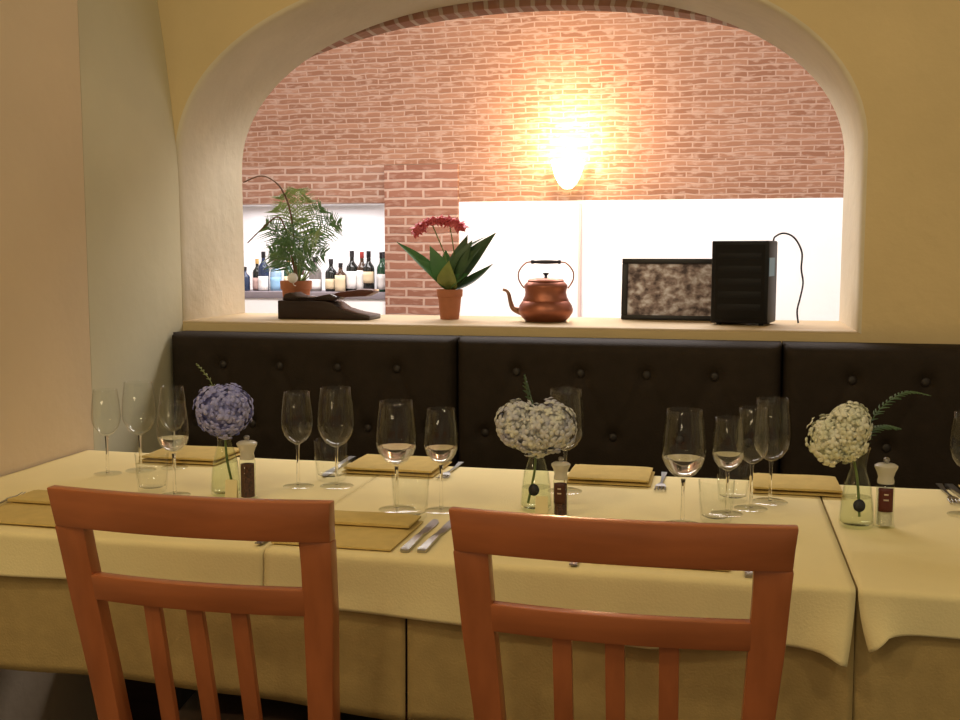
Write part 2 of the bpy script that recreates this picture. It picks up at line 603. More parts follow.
# back room: far wall, pier, niche, barrel vault
BY = 7.6
def panel(name, x0, x1, z0, z1, y, m, y1=None):
    bm = NB()
    lay = bm.loops.layers.uv.verify()
    box(bm, x0, x1, y, (y1 or y + 0.1), z0, z1)
    for f in bm.faces:
        for l in f.loops:
            c = l.vert.co
            l[lay].uv = ((c.x if abs(f.normal.x) < 0.5 else c.y), c.z)
    bm.normal_update()
    for f in bm.faces:
        for l in f.loops:
            c = l.vert.co
            l[lay].uv = ((c.y if abs(f.normal.x) > 0.5 else c.x), c.z)
    return struct(name, bm, m)
panel('wall_back', -1.90, 2.5, 0, 1.622, BY, M['white'])
panel('wall_back_low', -5.0, -2.46, 0, 0.905, BY, M['white'])
panel('wall_back_brick_band', -1.90, 2.5, 1.622, 1.90, BY, M['brick_thin'])
panel('wall_back_brick_left', -5.0, -2.46, 1.622, 1.90, BY, M['brick_mid'])
panel('pillar', -2.46, -1.90, 0, 1.895, BY - 0.03, M['brick'], BY + 0.1)
panel('wall_niche', -5.0, -2.46, 0.905, 1.622, BY + 0.40, M['white'])
panel('wall_niche_side', -2.47, -2.46, 0.905, 1.622, BY + 0.1, M['white'], BY + 0.4)
bm = NB()
box(bm, -5.0, -2.46, BY + 0.1, BY + 0.4, 1.622, 1.64)
struct('ceiling_niche', bm, M['white'])
RV = 2.12
bm = NB()
def vault(u, v):
    a = v * PI * 0.88
    return (-5.0 + 7.5 * u, BY - RV + RV * math.cos(a), 1.90 + RV * math.sin(a))
grid(bm, 6, 72, vault, uv=lambda u, v: (7.5 * u, v * PI * RV * 0.88))
struct('ceiling_vault', bm, M['brick_thin'], True)
panel('wall_back_room_left', -5.05, -5.0, 0, 4.1, 3.38, M['white'], 8.1)
panel('wall_back_room_right', 2.5, 2.55, 0, 4.1, 3.38, M['white'], 8.1)
# soldier course arch just behind the opening
bm = NB()
n = 60
hw, rise, zs = 1.20, 0.508, 1.52
def sold(a, o):
    return (CX + (hw + o) * math.cos(a), zs + (rise + o) * math.sin(a))
arc = [0.0]
for k in range(1, n + 1):
    p, q = sold(PI * (k - 1) / n, 0), sold(PI * k / n, 0)
    arc.append(arc[-1] + math.hypot(p[0] - q[0], p[1] - q[1]))
lay = bm.loops.layers.uv.verify()
V = []
for k in range(n + 1):
    a = PI * k / n
    (x0, z0), (x1, z1) = sold(a, 0), sold(a, 0.2)
    V.append([bm.verts.new(p) for p in ((x0, YB + 0.02, z0), (x0, YB + 0.10, z0), (x1, YB + 0.10, z1), (x1, YB + 0.02, z1))])
for k in range(n):
    for i in range(4):
        j = (i + 1) % 4
        f = bm.faces.new((V[k][i], V[k][j], V[k + 1][j], V[k + 1][i]))
        for l, (kk, vv) in zip(f.loops, ((k, i), (k, i + 1), (k + 1, i + 1), (k + 1, i))):
            l[lay].uv = (arc[kk], 0.02 + 0.13 * (vv % 2))
bmesh.ops.recalc_face_normals(bm, faces=bm.faces[:])
struct('trim_1', bm, M['brick_soldier'], True)
# shelf board of the niche
bm = NB()
box(bm, -5.0, -2.46, BY - 0.015, BY + 0.4, 0.905, 0.955, 0.003)
tag(obj('bar_shelf', bm, M['shelf_grey']), 'grey shelf board across the white niche, under the bottles', 'shelf')
# pipe on the far white wall
bm = NB()
tube(bm, [(-1.005, BY - 0.016, 0.0), (-1.005, BY - 0.016, 1.0), (-1.005, BY - 0.016, 1.60)], 0.012, 8, 2)
tag(obj('wall_pipe', bm, M['pipe']), 'thin pinkish upright pipe on the far white wall behind the kettle', 'pipe')

# ------------------------------------------------------------------ wall sconce
t = thing('wall_sconce', 'glowing uplight sconce on the brick of the back room', 'lamp', (-1.09, BY - 0.02, 1.70))
bm = NB()
prof = [(0.0, 0.0), (0.03, 0.004), (0.065, 0.04), (0.095, 0.10), (0.115, 0.18), (0.12, 0.20), (0.112, 0.20), (0.09, 0.105), (0.06, 0.05), (0.0, 0.02)]
lathe(bm, prof, 28)
for v in bm.verts:
    if v.co.y > 0:
        v.co.y = 0
bmesh.ops.remove_doubles(bm, verts=bm.verts[:], dist=0.0005)
for v in bm.verts:
    v.co.y -= 0.045
obj('lamp_shade', bm, M['lamp_white'], t)
bm = NB()
box(bm, -0.05, 0.05, -0.04, 0.0, 0.04, 0.16, 0.006)
obj('wall_plate', bm, M['plaster_lamp'], t)
lamp('sconce_light', 'POINT', (-1.09, BY - 0.26, 2.02), 62, (1.0, 0.72, 0.40), 0.06)

# ------------------------------------------------------------------ banquette
bq = thing('banquette', 'dark brown button-tufted banquette along the wall under the arch', 'bench', (-0.285, 2.86, 0))
BX0 = [-1.596, -0.720, 0.157]
BOX, BOY = 0.285, -2.86
def button_points(x0):
    up = [(x0 + 0.170 + 0.1775 * k, 0.925) for k in range(4)]
    lo = [(x0 + 0.082 + 0.1775 * k, 0.752) for k in range(5)]
    return up, lo
for x0 in BX0:
    w, zb, zt = 0.873, 0.47, 1.015
    up, lo = button_points(x0)
    allb = up + lo
    segs = []
    for (ux, uz) in up:
        for (lx, lz) in lo:
            if abs(ux - lx) < 0.12:
                segs.append(((ux, uz), (lx, lz)))
    def front(x, z):
        e = min(x - x0, x0 + w - x, zt - z, z - zb)
        rr = 0.035
        y = 2.835
        if e < rr:
            y += rr - math.sqrt(max(0, rr * rr - (rr - max(0, e)) ** 2))
        for bx_, bz_ in allb:
            d = math.hypot(x - bx_, z - bz_)
            y += 0.016 * math.exp(-(d / 0.022) ** 2)
        best = 9
        for (ax, az), (cx, cz) in segs:
            dx, dz = cx - ax, cz - az
            tt = max(0, min(1, ((x - ax) * dx + (z - az) * dz) / (dx * dx + dz * dz)))
            best = min(best, math.hypot(x - ax - dx * tt, z - az - dz * tt))
        for ax, az in up:
            if z > az:
                best = min(best, abs(x - ax) + 0.012)
        y += 0.004 * math.exp(-(best / 0.009) ** 2)
        return y
    bm = NB()
    nx, nz = 110, 72
    V = grid(bm, nx, nz, lambda u, v: (x0 + u * w + BOX, front(x0 + u * w, zb + v * (zt - zb)) + BOY, zb + v * (zt - zb)))
    rim = [V[0][i] for i in range(nx + 1)] + [V[j][nx] for j in range(1, nz + 1)] + [V[nz][i] for i in range(nx - 1, -1, -1)] + [V[j][0] for j in range(nz - 1, 0, -1)]
    bk = [bm.verts.new((v.co.x, 2.945 + BOY, v.co.z)) for v in rim]
    for i in range(len(rim)):
        j = (i + 1) % len(rim)
        bm.faces.new((rim[i], bk[i], bk[j], rim[j]))
    bm.faces.new(bk)
    bmesh.ops.recalc_face_normals(bm, faces=bm.faces[:])
    pnl = obj('backrest', bm, M['leather'], bq, sharp=R(60))
    for bx_, bz_ in allb:
        bm = NB()
        sphere(bm, (bx_ + BOX, 2.848 + BOY, bz_), (0.012, 0.005, 0.012), 12, 8)
        obj('button', bm, M['button'], pnl)
    bm = NB()
    box(bm, x0 + BOX, x0 + w + BOX, 2.38 + BOY, 2.83 + BOY, 0.36, 0.465, 0.03, 3)
    obj('seat', bm, M['leather'], bq)
    bm = NB()
    box(bm, x0 + BOX, x0 + w + BOX, 2.44 + BOY, 2.94 + BOY, 0.0, 0.36)
    obj('plinth', bm, M['dark_wood'], bq)

# ------------------------------------------------------------------ tables and cloths
TF, TB, TZ = 1.642, 2.415, 0.75
def make_table(x0, x1, label):
    t = thing('dining_table', label, 'table', ((x0 + x1) / 2, (TF + TB) / 2, 0), 0, 'dining tables in a row')
    hx, hy = (x1 - x0) / 2 - 0.004, (TB - TF) / 2 - 0.012
    bm = NB()
    box(bm, -hx, hx, -hy, hy, 0.71, 0.739, 0.003)
    obj('tabletop', bm, M['table_wood'], t)
    bm = NB()
    lathe(bm, [(0.0, 0.022), (0.035, 0.022), (0.035, 0.70), (0.0, 0.70)], 24, (0, 0.055, 0))
    bmesh.ops.recalc_face_normals(bm, faces=bm.faces[:])
    obj('column', bm, M['black'], t)
    bm = NB()
    lathe(bm, [(0.0, 0.0), (0.19, 0.0), (0.19, 0.010), (0.05, 0.022), (0.0, 0.022)], 32, (0, 0.055, 0))
    bmesh.ops.recalc_face_normals(bm, faces=bm.faces[:])
    obj('base', bm, M['black'], t)
    bm = NB()
    box(bm, -0.16, 0.16, -0.12, 0.23, 0.70, 0.71)
    obj('top_plate', bm, M['black'], t)
    return t
make_table(-1.573, -0.70, 'left dining table beside the pinkish wall, under two cloths')
make_table(-0.696, 0.203, 'middle dining table behind the right chair, under two cloths')
make_table(0.207, 1.10, 'right dining table at the edge of the picture, under two cloths')

def drape(name, x0, x1, zt, hem, m, front_off=0.0, amp=0.004, fr=9.0, ph=0.0, shear=None, bulge=None, back=0.05, t=0.0014):
    """table cover: top, rounded edges, front drop with soft folds"""
    bm = NB()
    yf, yb = TF - front_off, TB + 0.002 + front_off * 0.5
    r = 0.010
    nx = max(30, int((x1 - x0) / 0.012))
    prof = []                       # (kind, parameter)
    for k in range(5):
        prof.append(('b', 1 - k / 4))
    for k in range(1, 18):
        prof.append(('t', k / 18))
    for k in range(6):
        prof.append(('c', k / 5))
    for k in range(1, 17):
        prof.append(('d', k / 16))
    rows = []
    for kind, q in prof:
        row = []
        for i in range(nx + 1):
            u = i / nx
            x = x0 + (x1 - x0) * u
            if kind == 'b':
                p = (x, yb, zt - r - back * q)
            elif kind == 't':
                y = yb - 0.004 + (yf + r - yb + 0.004) * q
                z = zt + 0.0006 * math.sin(x * 31 + y * 17) * math.sin(y * 23 + ph)
                p = (x, y, z)
            elif kind == 'c':
                a = q * PI / 2
                p = (x, yf + r - r * math.sin(a), zt - r + r * math.cos(a))
            else:
                h = hem(x)
                z = zt - r - (zt - r - h) * q
                f = (0.35 + 0.65 * q) * q
                s = math.sin(x * fr * 2 * PI + ph) + 0.5 * math.sin(x * fr * 4.3 + 1.7 * ph)
                y = yf - abs(amp) * f * (1.2 + s)
                xx = x
                if bulge:
                    y -= bulge(x) * f
                if shear:
                    xx = x + shear(x) * f
                p = (xx, y, z)
            row.append(bm.verts.new(p))
        rows.append(row)
    for a, b in zip(rows, rows[1:]):
        for i in range(nx):
            bm.faces.new((a[i], a[i + 1], b[i + 1], b[i]))
    bmesh.ops.recalc_face_normals(bm, faces=bm.faces[:])
    if sum(f.normal.z for f in bm.faces) < 0:
        bmesh.ops.reverse_faces(bm, faces=bm.faces[:])
    o = obj(name, bm, m, sharp=R(75))
    solidify(o, t, -1)
    return o

def lerp(tab):
    def f(x):
        if x <= tab[0][0]:
            return tab[0][1]
        for (a, p), (b, q) in zip(tab, tab[1:]):
            if x <= b:
                return p + (q - p) * (x - a) / (b - a)
        return tab[-1][1]
    return f
SEAM = 0.205
near = lambda c, w: (lambda x: math.exp(-((x - c) / w) ** 2))
# tan undercloths
o = drape('undercloth', -1.572, -0.503, 0.7455, lerp([(-1.6, 0.492), (-0.95, 0.494), (-0.5, 0.468)]), M['under'], 0.002, 0.004, 3.1, 0.4)
tag(o, 'tan undercloth hanging below the cream cloth beside the pinkish wall', 'tablecloth', 'tan undercloths')
o = drape('undercloth', -0.499, 0.2046, 0.7455, lerp([(-0.5, 0.472), (0.0, 0.47), (0.2, 0.44)]), M['under'], 0.003, 0.004, 3.4, 2.0,
          bulge=lambda x: 0.02 * near(SEAM - 0.02, 0.05)(x))
tag(o, 'tan undercloth hanging behind the back of the right chair', 'tablecloth', 'tan undercloths')
o = drape('undercloth', 0.2054, 1.10, 0.7455, lerp([(0.2, 0.44), (0.4, 0.47), (1.1, 0.47)]), M['under'], 0.002, 0.004, 3.2, 1.0,
          bulge=lambda x: 0.02 * near(SEAM + 0.02, 0.05)(x))
tag(o, 'tan undercloth in the right corner, right of the gap between the tables', 'tablecloth', 'tan undercloths')
# cream top cloths
o = drape('tablecloth', -1.572, -0.750, TZ, lerp([(-1.6, 0.668), (-1.1, 0.673), (-0.74, 0.660)]), M['cloth'], 0.012, 0.003, 2.3, 0.9)
tag(o, 'cream tablecloth on the left table, meeting the pinkish wall', 'tablecloth', 'cream tablecloths')
o = drape('tablecloth', -0.748, 0.203, TZ + 0.0012, lerp([(-0.75, 0.660), (-0.40, 0.648), (-0.1, 0.634), (0.10, 0.655), (0.16, 0.652), (0.2, 0.640)]), M['cloth'], 0.0145, 0.003, 2.6, 2.2,
          bulge=lambda x: 0.03 * near(SEAM - 0.015, 0.04)(x), shear=lambda x: -0.012 * near(SEAM, 0.03)(x))
tag(o, 'cream tablecloth on the middle table, its right corner drooping at the gap', 'tablecloth', 'cream tablecloths')
o = drape('tablecloth', 0.207, 1.10, TZ, lerp([(0.2, 0.656), (0.212, 0.662), (0.245, 0.686), (0.4, 0.684), (1.1, 0.684)]), M['cloth'], 0.012, 0.0025, 2.4, 0.2,
          bulge=lambda x: 0.022 * near(SEAM + 0.025, 0.035)(x), shear=lambda x: 0.016 * near(SEAM, 0.04)(x))
tag(o, 'cream tablecloth on the right table, cut by the picture edge', 'tablecloth', 'cream tablecloths')

# ------------------------------------------------------------------ chairs
def sweep_box(bm, stations):
    """loft of rectangular sections: (center xyz, half width x, half depth y)"""
    rings = []
    for (x, y, z), hx, hy in stations:
        rings.append([bm.verts.new((x - hx, y - hy, z)), bm.verts.new((x + hx, y - hy, z)), bm.verts.new((x + hx, y + hy, z)), bm.verts.new((x - hx, y + hy, z))])
    for a, b in zip(rings, rings[1:]):
        for k in range(4):
            bm.faces.new((a[k], a[(k + 1) % 4], b[(k + 1) % 4], b[k]))
    bm.faces.new(rings[0][::-1])
    bm.faces.new(rings[-1])
    bmesh.ops.recalc_face_normals(bm, faces=bm.faces[:])

def bev_all(bm, off=0.003, ang=R(50), seg=2):
    es = [e for e in bm.edges if len(e.link_faces) == 2 and e.calc_face_angle(0) > ang]
    bmesh.ops.bevel(bm, geom=es, offset=off, segments=seg, affect='EDGES', profile=0.6)

def bow(x, half, d=0.022):
    return d * (1 - (x / half) ** 2)

def hrail(bm, half, z0, z1, y, th, d, slope=0.0, n=20, taper=0.0):
    """horizontal rail bowed towards the back of the chair (-y)"""
    rows = []
    for k in range(n + 1):
        x = -half + 2 * half * k / n
        yy = y - bow(x, half, d)
        zz0 = z0
        rows.append([bm.verts.new((x, yy - th / 2, zz0)), bm.verts.new((x, yy + th / 2 + 0.0, zz0)),
                     bm.verts.new((x, yy + th / 2 - slope, z1)), bm.verts.new((x, yy - th / 2 - slope, z1))])
    for a, b in zip(rows, rows[1:]):
        for i in range(4):
            bm.faces.new((a[i], a[(i + 1) % 4], b[(i + 1) % 4], b[i]))
    bm.faces.new(rows[0][::-1])
    bm.faces.new(rows[-1])
    bmesh.ops.recalc_face_normals(bm, faces=bm.faces[:])
    bev_all(bm, 0.003)

CY = 1.47          # origin: under the back edge of the seat
def yb(z):         # rake of the back
    return lerp([(0.0, -0.045), (0.45, 0.0), (0.50, -0.008), (0.764, -0.058), (0.905, -0.088)])(z)
ch = thing('dining_chair', 'orange-brown wooden slat-back chair at the left table', 'chair', (-0.755, CY, 0), 0, 'wooden chairs in the foreground')
for s in (-1, 1):
    bm = NB()
    st = []
    for z, cx, hx, hy in ((0.0, 0.178, 0.016, 0.016), (0.25, 0.181, 0.020, 0.018), (0.45, 0.179, 0.0195, 0.019), (0.60, 0.188, 0.0215, 0.016),
                          (0.72, 0.196, 0.024, 0.014), (0.80, 0.200, 0.0245, 0.013), (0.842, 0.2015, 0.0255, 0.0125)):
        st.append(((s * cx, yb(z), z), hx, hy))
    sweep_box(bm, st)
    bev_all(bm, 0.004)
    obj('back_leg', bm, M['wood'], ch)
# top rail: flared ends, gently bowed
bm = NB()
rows = []
n = 28
for k in range(n + 1):
    q = -1 + 2 * k / n
    row = []
    for z, hw_ in ((0.8405, 0.2255), (0.872, 0.2275), (0.902, 0.2305)):
        x = q * hw_
        y = yb(z) - bow(q, 1.0, 0.020)
        row.append((x, y, z))
    rows.append([bm.verts.new((row[0][0], row[0][1] - 0.012, row[0][2])), bm.verts.new((row[1][0], row[1][1] - 0.012, row[1][2])), bm.verts.new((row[2][0], row[2][1] - 0.010, row[2][2])),
                 bm.verts.new((row[2][0], row[2][1] + 0.011, row[2][2])), bm.verts.new((row[1][0], row[1][1] + 0.013, row[1][2])), bm.verts.new((row[0][0], row[0][1] + 0.013, row[0][2]))])
for a, b in zip(rows, rows[1:]):
    for i in range(6):
        bm.faces.new((a[i], a[(i + 1) % 6], b[(i + 1) % 6], b[i]))
bm.faces.new(rows[0][::-1])
bm.faces.new(rows[-1])
bmesh.ops.recalc_face_normals(bm, faces=bm.faces[:])
bev_all(bm, 0.0035)
obj('top_rail', bm, M['wood_rail'], ch)
bm = NB()
hrail(bm, 0.178, 0.722, 0.764, yb(0.74), 0.020, 0.014, slope=0.008)
obj('cross_rail', bm, M['wood_rail'], ch)
for k in (-1, 0, 1):
    bm = NB()
    x = 0.073 * k - 0.004
    sweep_box(bm, [((x, yb(0.46) + 0.002, 0.43), 0.0135, 0.006), ((x, yb(0.6) - 0.010, 0.60), 0.0135, 0.006), ((x, yb(0.726) - bow(x, 0.178, 0.014), 0.726), 0.0135, 0.006)])
    bev_all(bm, 0.002)
    obj('slat', bm, M['wood'], ch)
bm = NB()
box(bm, -0.162, 0.162, -0.012, 0.012, 0.365, 0.436, 0.003)
obj('back_seat_rail', bm, M['wood'], ch)
bm = NB()
V = []
for z, o_ in ((0.418, 0.0), (0.432, -0.004), (0.440, 0.006)):
    pts = []
    for x, y in ((-0.158, 0.022), (0.158, 0.022), (0.205, 0.35), (0.185, 0.372), (-0.185, 0.372), (-0.205, 0.35)):
        sx = 1 - o_ / 0.21
        pts.append(bm.verts.new((x * sx, 0.21 + (y - 0.21) * sx, z)))
    V.append(pts)
for a, b in zip(V, V[1:]):
    for i in range(6):
        bm.faces.new((a[i], a[(i + 1) % 6], b[(i + 1) % 6], b[i]))
bm.faces.new(V[0][::-1])
bm.faces.new(V[-1])
bmesh.ops.recalc_face_normals(bm, faces=bm.faces[:])
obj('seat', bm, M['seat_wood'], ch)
for s in (-1, 1):
    bm = NB()
    sweep_box(bm, [((s * 0.176, 0.340, 0.0), 0.014, 0.014), ((s * 0.180, 0.336, 0.25), 0.018, 0.018), ((s * 0.182, 0.334, 0.417), 0.021, 0.021)])
    bev_all(bm, 0.003)
    obj('front_leg', bm, M['wood'], ch)
    bm = NB()
    sweep_box(bm, [((s * 0.176, 0.165, 0.365), 0.010, 0.145), ((s * 0.176, 0.165, 0.416), 0.010, 0.145)])
    obj('side_seat_rail', bm, M['wood'], ch)
dup(ch, (-0.130, CY + 0.003, 0), R(0.3), 'orange-brown wooden slat-back chair at the middle table')
ch.scale = (0.975, 1, 1)

# ------------------------------------------------------------------ glasses
TT = TZ + 0.0016
def make_glass(kind):
    big = kind == 'big'
    t = thing('wine_glass', 'x', 'wine glass')
    if big:
        out = [(0.0045, 0.086), (0.010, 0.0885), (0.022, 0.096), (0.0325, 0.110), (0.0385, 0.124), (0.0402, 0.135), (0.0398, 0.150), (0.0378, 0.175), (0.0350, 0.197), (0.0325, 0.214)]
        H_ = 0.214
    else:
        out = [(0.0045, 0.092), (0.009, 0.0945), (0.019, 0.101), (0.028, 0.113), (0.0328, 0.126), (0.0342, 0.137), (0.0338, 0.150), (0.0322, 0.172), (0.0298, 0.190), (0.0278, 0.204)]
        H_ = 0.204
    prof = [(0.0, out[0][1])] + out + [(out[-1][0] - 0.0006, out[-1][1] + 0.0006)]
    th = 0.0013
    inner = [(max(0.0, r - th), z + (0.006 if k == 0 else 0.003 if k == 1 else 0.0012 if k < 4 else 0)) for k, (r, z) in enumerate(out)]
    prof += inner[::-1][:-1] + [(0.0, inner[0][1] - 0.0005)]
    bm = NB()
    lathe(bm, prof, 40)
    bmesh.ops.recalc_face_normals(bm, faces=bm.faces[:])
    obj('bowl', bm, M['glass'], t, sharp=R(70))
    zb_ = out[0][1]
    bm = NB()
    lathe(bm, [(0.0, 0.0035), (0.0042, 0.0035), (0.0036, 0.012), (0.0031, 0.04), (0.0033, zb_ - 0.015), (0.0042, zb_ - 0.003), (0.0045, zb_ - 0.0002), (0.0, zb_ - 0.0002)], 16)
    bmesh.ops.recalc_face_normals(bm, faces=bm.faces[:])
    obj('stem', bm, M['stem_glass'], t, sharp=R(70))
    bm = NB()
    fr_ = 0.036 if big else 0.033
    lathe(bm, [(0.0, 0.0), (fr_ - 0.001, 0.0), (fr_, 0.0008), (fr_ - 0.002, 0.0016), (0.015, 0.0024), (0.0, 0.0034)], 36)
    bmesh.ops.recalc_face_normals(bm, faces=bm.faces[:])
    obj('foot', bm, M['glass'], t, sharp=R(70))
    return t, H_
GB, HB = make_glass('big')
GS, HS = make_glass('small')
glasses = [
    ('s', -1.352, 2.120, 0.193, 'small wine glass farthest left, against the grey-green wall'),
    ('b', -1.300, 2.172, 0.205, 'large wine glass second from the left wall, behind the left tumbler'),
    ('s', -1.240, 2.218, 0.190, 'small wine glass half hidden behind the second glass from the left'),
    ('s', -1.096, 1.959, 0.194, 'wine glass just left of the blue hydrangea vase'),
    ('s', -0.880, 2.095, 0.204, 'small wine glass right of the pepper mill by the blue hydrangea'),
    ('b', -0.800, 2.115, 0.213, 'large wine glass behind the tumbler, right of the blue hydrangea'),
    ('b', -0.612, 1.945, 0.213, 'large wine glass above the left chair, nearest the front folded napkin'),
    ('s', -0.525, 1.955, 0.200, 'small wine glass between the two chairs, right of a larger one'),
    ('b', -0.315, 2.176, 0.216, 'wine glass half hidden behind the lilac-white hydrangea'),
    ('b', -0.064, 1.950, 0.214, 'large wine glass leftmost of the four above the right chair'),
    ('s', 0.016, 2.052, 0.187, 'shortest of the four wine glasses above the right chair'),
    ('s', 0.062, 2.105, 0.199, 'third wine glass of the four above the right chair, overlapped by its neighbours'),
    ('b', 0.101, 2.172, 0.209, 'farthest right of the four wine glasses, in front of a rolled napkin'),
    ('s', 0.459, 2.142, 0.198, 'wine glass cut off by the right edge of the picture'),
]
seen = {'b': False, 's': False}
for kd, x, y, h, lab in glasses:
    src, hh = (GB, HB) if kd == 'b' else (GS, HS)
    s = h / hh
    if not seen[kd]:
        src.location = (x, y, TT)
        src.scale = (s, s, s)
        src['label'] = lab
        src['group'] = 'wine glasses on the tables'
        seen[kd] = True
    else:
        dup(src, (x, y, TT), rnd.uniform(0, 6), lab, s, 'wine glasses on the tables')

def add_bowl_water(root, big):  # liquid added so the lower bowl shows bright with a flat top
    if big:
        out = [(0.0, 0.0926), (0.0085, 0.0928), (0.0208, 0.0982), (0.0310, 0.1114), (0.0368, 0.1250), (0.0, 0.1250)]
    else:
        out = [(0.0, 0.0986), (0.0075, 0.0988), (0.0176, 0.1032), (0.0264, 0.1144), (0.0311, 0.1270), (0.0, 0.1270)]
    bm = NB()
    lathe(bm, out, 40)
    bmesh.ops.recalc_face_normals(bm, faces=bm.faces[:])
    obj('water', bm, M['added_water'], root, sharp=R(40))
for g in [o for o in COL.objects if o.get('category') == 'wine glass']:
    if round(g.location.x, 3) in (-1.096, -0.612, -0.525, -0.064, 0.016):
        add_bowl_water(g, round(g.location.x, 3) in (-0.612, -0.064))

def make_tumbler():
    t = thing('tumbler', 'x', 'tumbler')
    bm = NB()
    lathe(bm, [(0.0, 0.0), (0.026, 0.0), (0.029, 0.003), (0.0325, 0.04), (0.0345, 0.080), (0.0338, 0.0806), (0.0331, 0.080), (0.0310, 0.04), (0.027, 0.012), (0.022, 0.0095), (0.0, 0.009)], 40)
    bmesh.ops.recalc_face_normals(bm, faces=bm.faces[:])
    obj('tumbler_body', bm, M['glass'], t, sharp=R(70))
    return t
TU = make_tumbler()
tumblers = [(-1.162, 1.985, 0.079, 'clear tumbler near the left wall, in front of the glasses'),
            (-0.835, 2.175, 0.090, 'clear tumbler between two wine glasses right of the blue hydrangea'),
            (-0.566, 1.885, 0.084, 'clear tumbler beside the front folded napkin, under two wine glasses'),
            (-0.004, 1.990, 0.078, 'clear tumbler in front, right above the right chair rail'),
            (0.028, 2.168, 0.080, 'clear tumbler behind the stems of the four grouped glasses')]
for k, (x, y, h, lab) in enumerate(tumblers):
    if k == 0:
        TU.location = (x, y, TT)
        TU['label'] = lab
        TU['group'] = 'water tumblers on the tables'
    else:
        dup(TU, (x, y, TT), 0.3 * k, lab, h / 0.0806, 'water tumblers on the tables')

# ------------------------------------------------------------------ vases, hydrangeas, mills
def make_vase(x, y, label, sticker_dir=None, water=0.0, tint='vase_glass'):
    t = thing('bud_vase', label, 'vase', (x, y, TT), 0, 'small glass vases on the tables')
    bm = NB()
    out = [(0.027, 0.0), (0.0305, 0.003), (0.0310, 0.012), (0.0285, 0.045), (0.0240, 0.075), (0.0185, 0.095), (0.0150, 0.106), (0.0148, 0.116), (0.0175, 0.132), (0.0210, 0.146)]
    inner = [(r - 0.0018, z + (0.006 if k < 2 else 0)) for k, (r, z) in enumerate(out)]
    lathe(bm, [(0.0, 0.0)] + out + inner[::-1] + [(0.0, 0.0055)], 36)
    bmesh.ops.recalc_face_normals(bm, faces=bm.faces[:])
    obj('vase_body', bm, M[tint], t, sharp=R(70))
    if water:
        bm = NB()
        pr = [(max(0, r - 0.0025), z + 0.0065) for r, z in out if z + 0.0065 < water]
        last = pr[-1]
        lathe(bm, [(0.0, 0.0066)] + pr + [(last[0] - 0.001, water), (0.0, water)], 32)
        bmesh.ops.recalc_face_normals(bm, faces=bm.faces[:])
        obj('water', bm, M['water'], t, sharp=R(60))
    if sticker_dir is not None:
        bm = NB()
        def st(u, v):
            a = sticker_dir + (u - 0.5) * 0.78
            z = 0.045 + (v - 0.5) * 0.023
            r = 0.0292 - (z - 0.030) * 0.12 + 0.0006
            return (r * math.cos(a), r * math.sin(a), z)
        nr = 20
        c = bm.verts.new(st(0.5, 0.5))
        ring = [bm.verts.new(st(0.5 + 0.5 * math.cos(2 * PI * k / nr), 0.5 + 0.5 * math.sin(2 * PI * k / nr))) for k in range(nr)]
        for k in range(nr):
            bm.faces.new((c, ring[k], ring[(k + 1) % nr]))
        bmesh.ops.recalc_face_normals(bm, faces=bm.faces[:])
        s = obj('sticker', bm, M['sticker'], t)
        solidify(s, 0.0004, 1)
        s['label'] = 'round black sticker'
    return t

def floret(bm, c, n, s, mi=0):
    n = n.normalized()
    ref = Vector((rnd.uniform(-1, 1), rnd.uniform(-1, 1), rnd.uniform(-1, 1)))
    u = n.cross(ref).normalized()
    w = n.cross(u)
    cc = bm.verts.new(c + n * s * 0.02)
    for k in range(4):
        a = k * PI / 2
        d = u * math.cos(a) + w * math.sin(a)
        e = -u * math.sin(a) + w * math.cos(a)
        lift = rnd.uniform(0.05, 0.35)
        p1 = bm.verts.new(c + d * s * 0.50 - e * s * 0.42 + n * s * lift * 0.5)
        p2 = bm.verts.new(c + d * s * 0.98 - e * s * 0.22 + n * s * (lift - 0.18))
        p3 = bm.verts.new(c + d * s * 0.98 + e * s * 0.22 + n * s * (lift - 0.18))
        p4 = bm.verts.new(c + d * s * 0.50 + e * s * 0.42 + n * s * lift * 0.5)
        pm = bm.verts.new(c + d * s * 0.62 + n * s * lift)
        for q in ((cc, p1, pm), (p1, p2, pm), (p2, p3, pm), (p3, p4, pm), (p4, cc, pm)):
            f = bm.faces.new(q)
            f.material_index = mi

def make_hydrangea(base, lobes, m, label, stem_pts, nfl=150, fs=0.0125, leaves=()):
    base = Vector(base)
    t = thing('hydrangea', label, 'flower', base, 0, 'hydrangeas in the vases')
    bm = NB()
    tot = sum(l[1][0] * l[1][2] for l in lobes)
    for c, r in lobes:
        c = Vector(c) - base
        k = int(nfl * r[0] * r[2] / tot)
        sphere(bm, c, tuple(q * 0.80 for q in r), 16, 10)
        for i in range(k):
            z = 1 - 2 * (i + 0.5) / k
            a = i * 2.39996
            q = math.sqrt(1 - z * z)
            d = Vector((q * math.cos(a), q * math.sin(a), z))
            d += Vector((rnd.uniform(-.12, .12), rnd.uniform(-.12, .12), rnd.uniform(-.12, .12)))
            p = Vector((d.x * r[0], d.y * r[1], d.z * r[2])) * rnd.uniform(0.86, 1.02)
            floret(bm, c + p, d, fs * rnd.uniform(0.8, 1.15))
    h = obj('flower_head', bm, m, t, sharp=None)
    solidify(h, 0.0006, 0)
    bm = NB()
    tube(bm, [Vector(p) - base for p in stem_pts], 0.0026, 8, 5)
    obj('stem', bm, M['green_stem'], t)
    return t

